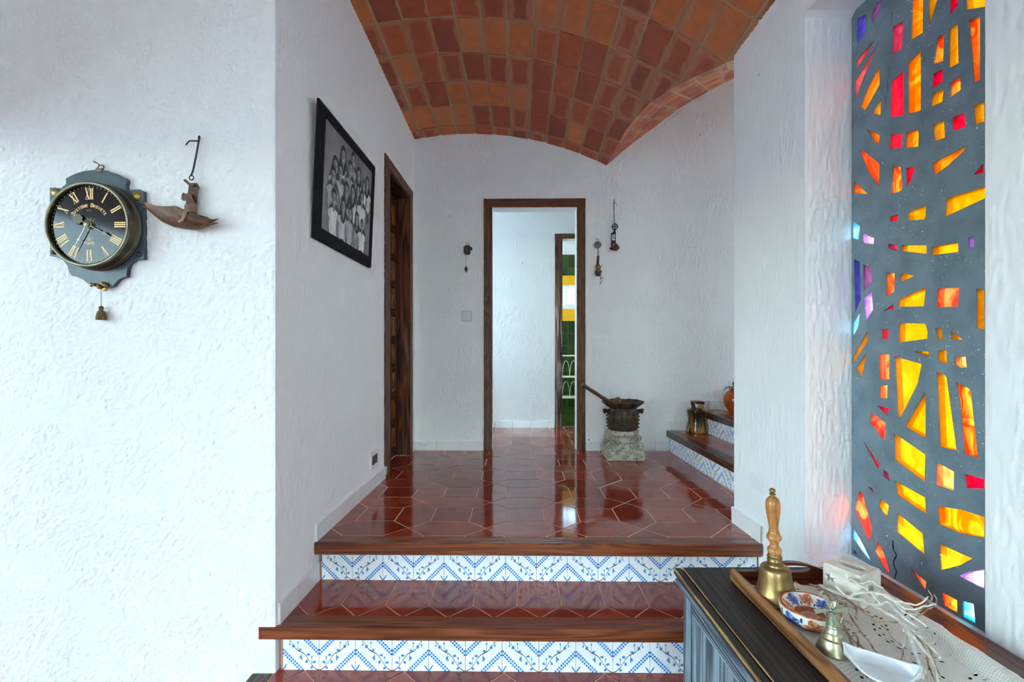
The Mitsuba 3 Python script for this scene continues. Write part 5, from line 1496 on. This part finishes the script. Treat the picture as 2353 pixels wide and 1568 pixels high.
cpart(hb, 'skirt', moved(lathe(prf([(1412, 238), (1408, 246), (1385, 248), (1378, 240), (1360, 236), (1352, 230), (1338, 226), (1325, 215), (1290, 202), (1230, 186), (1160, 174), (1110, 166), (1085, 164), (1070, 160), (1050, 158), (1030, 148), (1018, 130), (1012, 95), (1005, 90)]), 72, False), FBL), blotch((142, 116, 70), (172, 144, 96), 40), 'vc_metal', 30, label='brass bell')
cpart(hb, 'neck', moved(lathe(prf([(1008, 92), (990, 88), (985, 78), (960, 77), (950, 82), (940, 77), (915, 75), (905, 80), (895, 72), (875, 70), (868, 60)]), 40, False), FBL), blotch((142, 116, 70), (172, 144, 96), 40), 'vc_metal', 30)
hm, huv = wood_uv(moved(lathe(spline(prf([(878, 55), (862, 66), (845, 74), (825, 76), (808, 72), (796, 58), (770, 46), (742, 47), (718, 60), (695, 77), (680, 79), (660, 76), (635, 62), (605, 52), (598, 55), (585, 47), (565, 47), (520, 53), (470, 60), (425, 68), (392, 73), (388, 70), (376, 75), (372, 71), (360, 76), (356, 72), (345, 76), (310, 78), (275, 76), (245, 68), (222, 54), (206, 36), (198, 16)]), 4), 40, False), FBL), 2, 9, 0.12)
part(hb, 'handle', hm, 'wood_gloss', True, uv=huv)
cpart(hb, 'finial', moved(lathe(spline(prf([(203, 22), (190, 18), (182, 34), (172, 34), (166, 20), (160, 20), (150, 30), (135, 34), (120, 30), (108, 16), (104, 0.5)]), 3), 28, False), FBL), (150, 130, 80), 'vc_metal', 40)

# ---------------------------------------------------------------- painted bowl
wc_ = np.array([0.723, 1.152, ZC])
bw = thing('painted_bowl', 'white ceramic bowl with blue and copper flowers beside the hand bell', 'bowl')
FBW = trans(wc_)
mat('bowl_glaze', lambda p, n, uv: f_bowl(p, n, uv), 0.12, spec=0.55)


def f_bowl(p, n, uv):                                         # uv.x round the bowl, uv.y along its outline
    u, v = uv.x, uv.y
    c = mi.Color3f(rgb(222, 214, 206))
    cop = mix(rgb(132, 62, 34), rgb(176, 98, 52), noise(u * 60, v * 20, 2.0))
    k = dr.floor(u * 7.99); fu = u * 7.99 - k - 0.5
    for lo, hi, w in ((0.10, 0.44, 0.50), (0.53, 0.78, 0.50)):  # flowers outside and inside
        y = (v - (lo + hi) / 2) / ((hi - lo) / 2)
        r = dr.sqrt(dr.square(fu / w) + dr.square(y * 0.9)); an = dr.atan2(y, fu)
        pet = 0.80 + 0.14 * dr.cos(an * 7)
        odd = (k - 2 * dr.floor(k / 2)) > 0.5
        col = dr.select(odd, mix(rgb(150, 74, 36), rgb(196, 112, 60), noise(u * 80, v * 30, 1.0)), mix(rgb(34, 52, 130), rgb(70, 104, 176), noise(u * 120, v * 40, 4.0)))
        st = smoothstep(0.55, 0.8, 0.5 + 0.5 * dr.sin(an * 9))
        c = mix(c, mix(col, rgb(226, 220, 214), st * 0.35 * smoothstep(0.2, 0.5, r)), 1 - smoothstep(pet - 0.05, pet + 0.05, r))
        d = dr.square((fu - 0.46) / 0.07) + dr.square((y - 0.6) / 0.3)
        c = mix(c, rgb(52, 84, 96), 1 - smoothstep(0.7, 1.0, d))
    for a, b in ((0.0, 0.13), (0.455, 0.525), (0.78, 0.90), (0.915, 1.01)):
        c = mix(c, cop, smoothstep(a - 0.008, a + 0.004, v) * (1 - smoothstep(b - 0.004, b + 0.008, v)))
    return mix(c, rgb(30, 40, 60), 0.0)


pb = np.array([(0.034, 0.0), (0.042, 0.001), (0.043, 0.005), (0.055, 0.010), (0.0645, 0.021), (0.0668, 0.032), (0.0665, 0.041), (0.065, 0.0455), (0.0615, 0.046), (0.058, 0.0435), (0.047, 0.036), (0.036, 0.029), (0.031, 0.022), (0.017, 0.0175), (0.005, 0.017)])
pb = spline(pb, 3)
ln = np.r_[0, np.cumsum(np.linalg.norm(np.diff(pb, axis=0), axis=1))]; ln /= ln[-1]
n = 72
a = np.linspace(0, 2 * math.pi, n + 1)
V = np.stack([pb[:, None, 0] * np.cos(a), pb[:, None, 0] * np.sin(a), np.repeat(pb[:, 1:2], n + 1, 1)], -1).reshape(-1, 3)
UV = np.stack(np.broadcast_arrays((a / (2 * math.pi))[None, :], ln[:, None]), -1).reshape(-1, 2)
Fq = []
for i in range(len(pb) - 1):
    for j in range(n):
        p_ = i * (n + 1) + j
        Fq += [[p_, p_ + 1, p_ + n + 2], [p_, p_ + n + 2, p_ + n + 1]]
part(bw, 'bowl', moved(M(V, Fq), FBW), 'bowl_glaze', True, uv=UV)
cpart(bw, 'base', moved(lathe([(0.0, 0.0002), (0.030, 0.0002), (0.030, 0.004), (0.0, 0.004)], 32), FBW), (150, 84, 52), 'vc_satin')
cpart(bw, 'well', moved(lathe([(0.0, 0.0145), (0.0065, 0.0145), (0.0065, 0.0171), (0.0, 0.0173)], 16), FBW), (150, 80, 44), 'vc_gloss')

# ---------------------------------------------------------------- little bell topped by a windmill
mc = onz(1914, 1497, ZC)
wm = thing('windmill_bell', 'small silvery brass bell topped by a tiny windmill in the tray', 'bell')
km = mc[1] / 1060 / 4.93
FWM = trans([mc[0], mc[1], ZC]) @ roty(0.01)
pm = lambda lst: [(r * km, (1275 - y) * km) for y, r in lst]
brass2 = blotch((166, 154, 120), (196, 188, 158), 60)
cpart(wm, 'bell', moved(lathe(spline(pm([(1275, 150), (1270, 163), (1245, 158), (1200, 138), (1160, 122), (1130, 112), (1118, 114), (1108, 106), (1070, 96), (1048, 84)]), 4), 48, False), FWM), brass2, 'vc_metal', 30)
cpart(wm, 'tower', moved(lathe(pm([(1060, 90), (1030, 76), (1000, 70), (990, 74), (975, 68), (830, 62), (815, 72), (800, 74), (795, 66), (700, 42), (688, 30), (684, 1)]), 20, False), FWM), (168, 170, 146), 'vc_metal', 30)
stn = []
for i in range(60):
    a_, z_ = rng.random() * 2 * math.pi, (1275 - rng.uniform(840, 985)) * km
    stn.append(ball((66 * km * math.cos(a_), 66 * km * math.sin(a_), z_), 0.0015, 0, (1, 1, 0.6)))
cpart(wm, 'masonry', moved(trimesh.util.concatenate(stn), FWM), (176, 176, 156), 'vc_metal', 20)
hubp = np.array([-68 * km, -62 * km, (1275 - 782) * km])
FS_ = FWM @ frame(hubp, np.array([0.80, -0.6, 0]), UP, np.array([-0.6, -0.80, 0]))
for k in range(4):
    a_ = math.radians(116 + 90 * k)
    cpart(wm, 'sail', moved(moved(prism(Polygon([(0.002, -0.001), (0.008, -0.005), (0.033, -0.0065), (0.033, 0.0035), (0.006, 0.001)]), 0.0012, 0.001), rotz(a_)), FS_), (186, 186, 162), 'vc_metal', 20)
cpart(wm, 'axle', moved(lathe([(0.003, -0.012), (0.003, 0.003), (0.0, 0.004)], 10, False), FS_), (120, 130, 140), 'vc_metal')

# ---------------------------------------------------------------- onyx candle holder
kc = 0.945
cs = [onz(*q, 0.247) for q in ((1891.4, 1291.6), (1930, 1273), (2018, 1305), (1980.7, 1327))]
cs = np.array([(c_ - O) * kc + O for c_ in cs]); ZH = cs[0][2]
ctr = cs.mean(0); ex = (cs[3] + cs[2] - cs[0] - cs[1]) / 2; ey = (cs[1] + cs[2] - cs[0] - cs[3]) / 2
lx, ly = np.linalg.norm(ex[:2]), np.linalg.norm(ey[:2])
ux = np.array([*(ex[:2] / lx), 0]); uy = np.array([-ux[1], ux[0], 0])
FCN = frame([ctr[0], ctr[1] - 0.004, ZC], ux, uy, UP)
hc = ZH - ZC
cn = thing('candle_holder', 'pale onyx block candle holder with silver star beneath the stained glass', 'candle holder')
a = np.linspace(0, 2 * math.pi, 41)[:-1]
hol = Polygon(np.c_[0.034 * np.cos(a), 0.017 * np.sin(a)])
blk = sbox(-lx / 2, -ly / 2, lx / 2, ly / 2).buffer(-0.005).buffer(0.005, quad_segs=3)
scene['onyx'] = {'type': 'twosided', 'bsdf': {'type': 'principled', 'base_color': proc(lambda p, n, uv: mix(rgb(214, 208, 192), rgb(238, 231, 218), smoothstep(0.3, 0.7, fbm(p.x * 30, p.y * 30, p.z * 60, 2)))), 'roughness': 0.25, 'specular': 0.5}}
part(cn, 'block', moved(prism(blk.difference(hol), hc - 0.003), FCN), 'onyx')
part(cn, 'top', moved(prism(blk.buffer(-0.003, join_style=2).difference(hol.buffer(0.001)), 0.003, hc - 0.003), FCN), 'onyx')
cpart(cn, 'well', moved(trimesh.util.concatenate([prism(hol.buffer(-0.0004), 0.004, hc - 0.022)]), FCN).subdivide_to_size(0.006), blotch((120, 104, 68), (168, 152, 112), 110), 'vc_satin', 30)
st2 = [((0.0155, 0.0065)[k % 2] * math.cos(math.pi / 2 + k * math.pi / 5), (0.0155, 0.0065)[k % 2] * math.sin(math.pi / 2 + k * math.pi / 5)) for k in range(10)]
sv2 = np.array([[*p_, 0.0] for p_ in st2] + [[0, 0, 0.005]]); sf2 = [[i, (i + 1) % 10, 10] for i in range(10)]
FST = FCN @ frame([-lx * 0.27, -ly / 2 - 0.0004, hc * 0.62], [1, 0, 0], [0, 0, 1], [0, -1, 0])
cpart(cn, 'star', moved(M(sv2, sf2), FST), (206, 214, 218), 'vc_metal', 10, label='silver star')
FSN = FCN @ frame([lx / 2 + 0.0004, -0.005, hc * 0.5], [0, 1, 0], [0, 0, 1], [1, 0, 0])
snow = [box(-0.0155, 0.0155, -0.0013, 0.0013, 0, 0.002) for _ in range(3)]
sn = trimesh.util.concatenate([moved(s, rotz(k * math.pi / 3)) for k, s in enumerate(snow)] + [moved(box(0.008, 0.0105, -0.005, 0.005, 0, 0.002), rotz(k * math.pi / 3)) for k in range(6)])
cpart(cn, 'snowflake', moved(sn, FSN), (196, 204, 208), 'vc_metal', 10, label='silver snowflake')

# ---------------------------------------------------------------- white porcelain leaf dish
FD = frame([0.762, 0.978, ZC + 0.001], np.array([0.81, -0.5864, 0]), np.array([0.5864, 0.81, 0]), UP)
V, n, m_ = [], 25, 15
for i in range(n):
    t = i / (n - 1) * 2 - 1
    for j in range(m_):
        s = j / (m_ - 1) * 2 - 1
        w = (0.020 if s > 0 else 0.080) * (1 - abs(t) ** 2.2) ** 0.8 + 0.0004
        V.append([0.064 * t, w * s, 0.003 + 0.030 * (0.72 * s * s + 0.28 * t * t * t * t) + 0.004 * t * t])
f = []
for i in range(n - 1):
    for j in range(m_ - 1):
        p_ = i * m_ + j
        f += [[p_, p_ + m_, p_ + 1], [p_ + 1, p_ + m_, p_ + m_ + 1]]
up_ = M(V, f); lo_ = up_.copy(); lo_.vertices[:, 2] -= 0.004; lo_.faces = lo_.faces[:, ::-1]
rimp = [V[i * m_] for i in range(n)] + [V[i * m_ + m_ - 1] for i in range(n - 1, -1, -1)]
rimp = np.array(rimp) + [0, 0, -0.002]
cthing('leaf_dish', 'white porcelain leaf shaped dish at the near end of the tray', 'dish', moved(trimesh.util.concatenate([up_, lo_, tube(np.vstack([rimp, rimp[:1]]), 0.0026, 6, False)]), FD), (228, 232, 234), 'vc_gloss', 60)

# ---------------------------------------------------------------- dry branches across the tray
def tw(px, py, h): return onz(1860 + px / 4.93, 1250 + py / 4.93, ZC + h)


br_ = thing('dry_branches', 'bundle of dry whitened branches lying across the lace in the tray', 'branches')
_B = [('w', 0.0042, [(130, 480, .030), (300, 560, .034), (470, 610, .036), (640, 660, .038), (830, 760, .036), (960, 830, .036), (1090, 930, .036), (1200, 1010, .034), (1330, 1140, .030), (1479, 1290, .026)]),
      ('w', 0.0034, [(1090, 930, .036), (1140, 1060, .030), (1190, 1200, .024), (1240, 1360, .020), (1290, 1530, .012)]),
      ('w', 0.0030, [(1130, 1000, .034), (1250, 1150, .030), (1370, 1300, .026), (1430, 1440, .020), (1455, 1560, .014)]),
      ('w', 0.0026, [(640, 660, .038), (760, 700, .05), (880, 660, .055), (980, 760, .05), (1080, 850, .045), (1230, 945, .036)]),
      ('w', 0.0026, [(440, 600, .036), (560, 560, .06), (700, 550, .075), (820, 580, .08), (910, 600, .08), (1040, 740, .06), (1180, 830, .055), (1330, 930, .045)]),
      ('w', 0.0024, [(820, 580, .08), (950, 640, .078), (1080, 665, .075), (1200, 690, .072), (1290, 660, .078), (1345, 600, .085)]),
      ('w', 0.0024, [(1010, 680, .07), (1050, 720, .068), (1150, 745, .066), (1270, 720, .07), (1380, 690, .074), (1430, 680, .074)]),
      ('t', 0.0024, [(1100, 760, .06), (1190, 770, .06), (1290, 730, .064), (1350, 650, .074), (1400, 700, .07)]),
      ('t', 0.0022, [(1160, 860, .05), (1240, 820, .055), (1330, 750, .06), (1400, 720, .066)]),
      ('t', 0.0014, [(1380, 640, .076), (1385, 590, .082), (1345, 530, .09)]), ('t', 0.0014, [(1425, 690, .07), (1440, 640, .076), (1410, 580, .086)]),
      ('w', 0.0024, [(440, 400, .075), (500, 455, .072), (600, 450, .078), (690, 425, .084), (760, 460, .082), (840, 512, .078)]),
      ('w', 0.0022, [(415, 345, .09), (430, 400, .08), (480, 410, .078), (545, 436, .078)]), ('w', 0.0020, [(440, 440, .074), (470, 410, .08), (560, 470, .076), (660, 520, .074), (760, 640, .06), (830, 700, .05)]),
      ('w', 0.0020, [(500, 560, .055), (560, 505, .07), (620, 495, .075), (700, 560, .07), (780, 660, .055)]),
      ('t', 0.0028, [(0, 465, .020), (90, 480, .026), (160, 520, .030), (210, 590, .028), (300, 660, .026), (380, 680, .03)]),
      ('t', 0.0026, [(160, 510, .03), (300, 590, .03), (420, 640, .032), (520, 700, .03), (640, 790, .028), (720, 870, .022), (850, 880, .02), (1000, 890, .02)]),
      ('t', 0.0022, [(420, 680, .03), (450, 780, .026), (520, 910, .022), (600, 1020, .020), (680, 1110, .018), (740, 1200, .016), (850, 1330, .012), (910, 1400, .008)]),
      ('t', 0.0020, [(370, 830, .018), (420, 1000, .016), (470, 1110, .016), (520, 1200, .015), (545, 1285, .010)]), ('t', 0.0020, [(545, 1280, .010), (550, 1150, .016), (540, 1050, .02), (490, 1040, .02), (460, 1100, .018), (500, 1200, .014)]),
      ('t', 0.0018, [(390, 930, .014), (480, 1080, .013), (600, 1180, .012), (690, 1260, .010), (740, 1350, .006)]), ('t', 0.0018, [(380, 850, .016), (440, 880, .018), (490, 935, .016)]),
      ('t', 0.0022, [(520, 700, .028), (540, 780, .024), (525, 830, .02), (545, 865, .016)]), ('w', 0.0024, [(1075, 960, .03), (1065, 1010, .022)]), ('w', 0.0028, [(1095, 1040, .024), (1075, 1130, .020), (1055, 1190, .014)]),
      ('w', 0.0028, [(1150, 1080, .024), (1180, 1200, .02), (1240, 1330, .016), (1310, 1470, .012)]), ('t', 0.0020, [(1200, 1050, .028), (1290, 1150, .022), (1330, 1290, .016), (1360, 1420, .012), (1430, 1560, .008)]),
      ('t', 0.0020, [(1330, 1140, .03), (1400, 1280, .024), (1430, 1400, .02), (1479, 1500, .014)]), ('t', 0.0012, [(830, 940, .018), (900, 1020, .014), (960, 1090, .01), (1050, 1160, .008)]),
      ('t', 0.0012, [(1060, 1200, .01), (1055, 1280, .008), (990, 1380, .006)]), ('w', 0.0030, [(1115, 1280, .012), (1105, 1320, .010)]), ('w', 0.0026, [(1320, 1420, .012), (1315, 1480, .010)]),
      ('w', 0.0026, [(150, 540, .026), (110, 570, .024)]), ('w', 0.0030, [(300, 480, .05), (380, 560, .042), (470, 610, .036)])]
for k, r, pts in _B:
    P = spline(np.array([tw(*q) for q in pts]), 6)
    s = np.linspace(0, 1, len(P))
    P = P + (meshkit.noise(np.c_[P * 90, ][:, :3], 5)[:, None] - 0.5) * 0.003
    rad = 1.2 * r * (1 - 0.45 * s) * (0.85 + 0.35 * meshkit.noise(np.c_[s * 30, s * 0 + r * 1e4, s * 0], 2))
    cpart(br_, 'white_branch' if k == 'w' else 'twig', tube(P, rad, 7), blotch((206, 200, 188), (236, 233, 226), 120) if k == 'w' else blotch((128, 104, 76), (196, 178, 148), 90), 'vc_matt', 60)
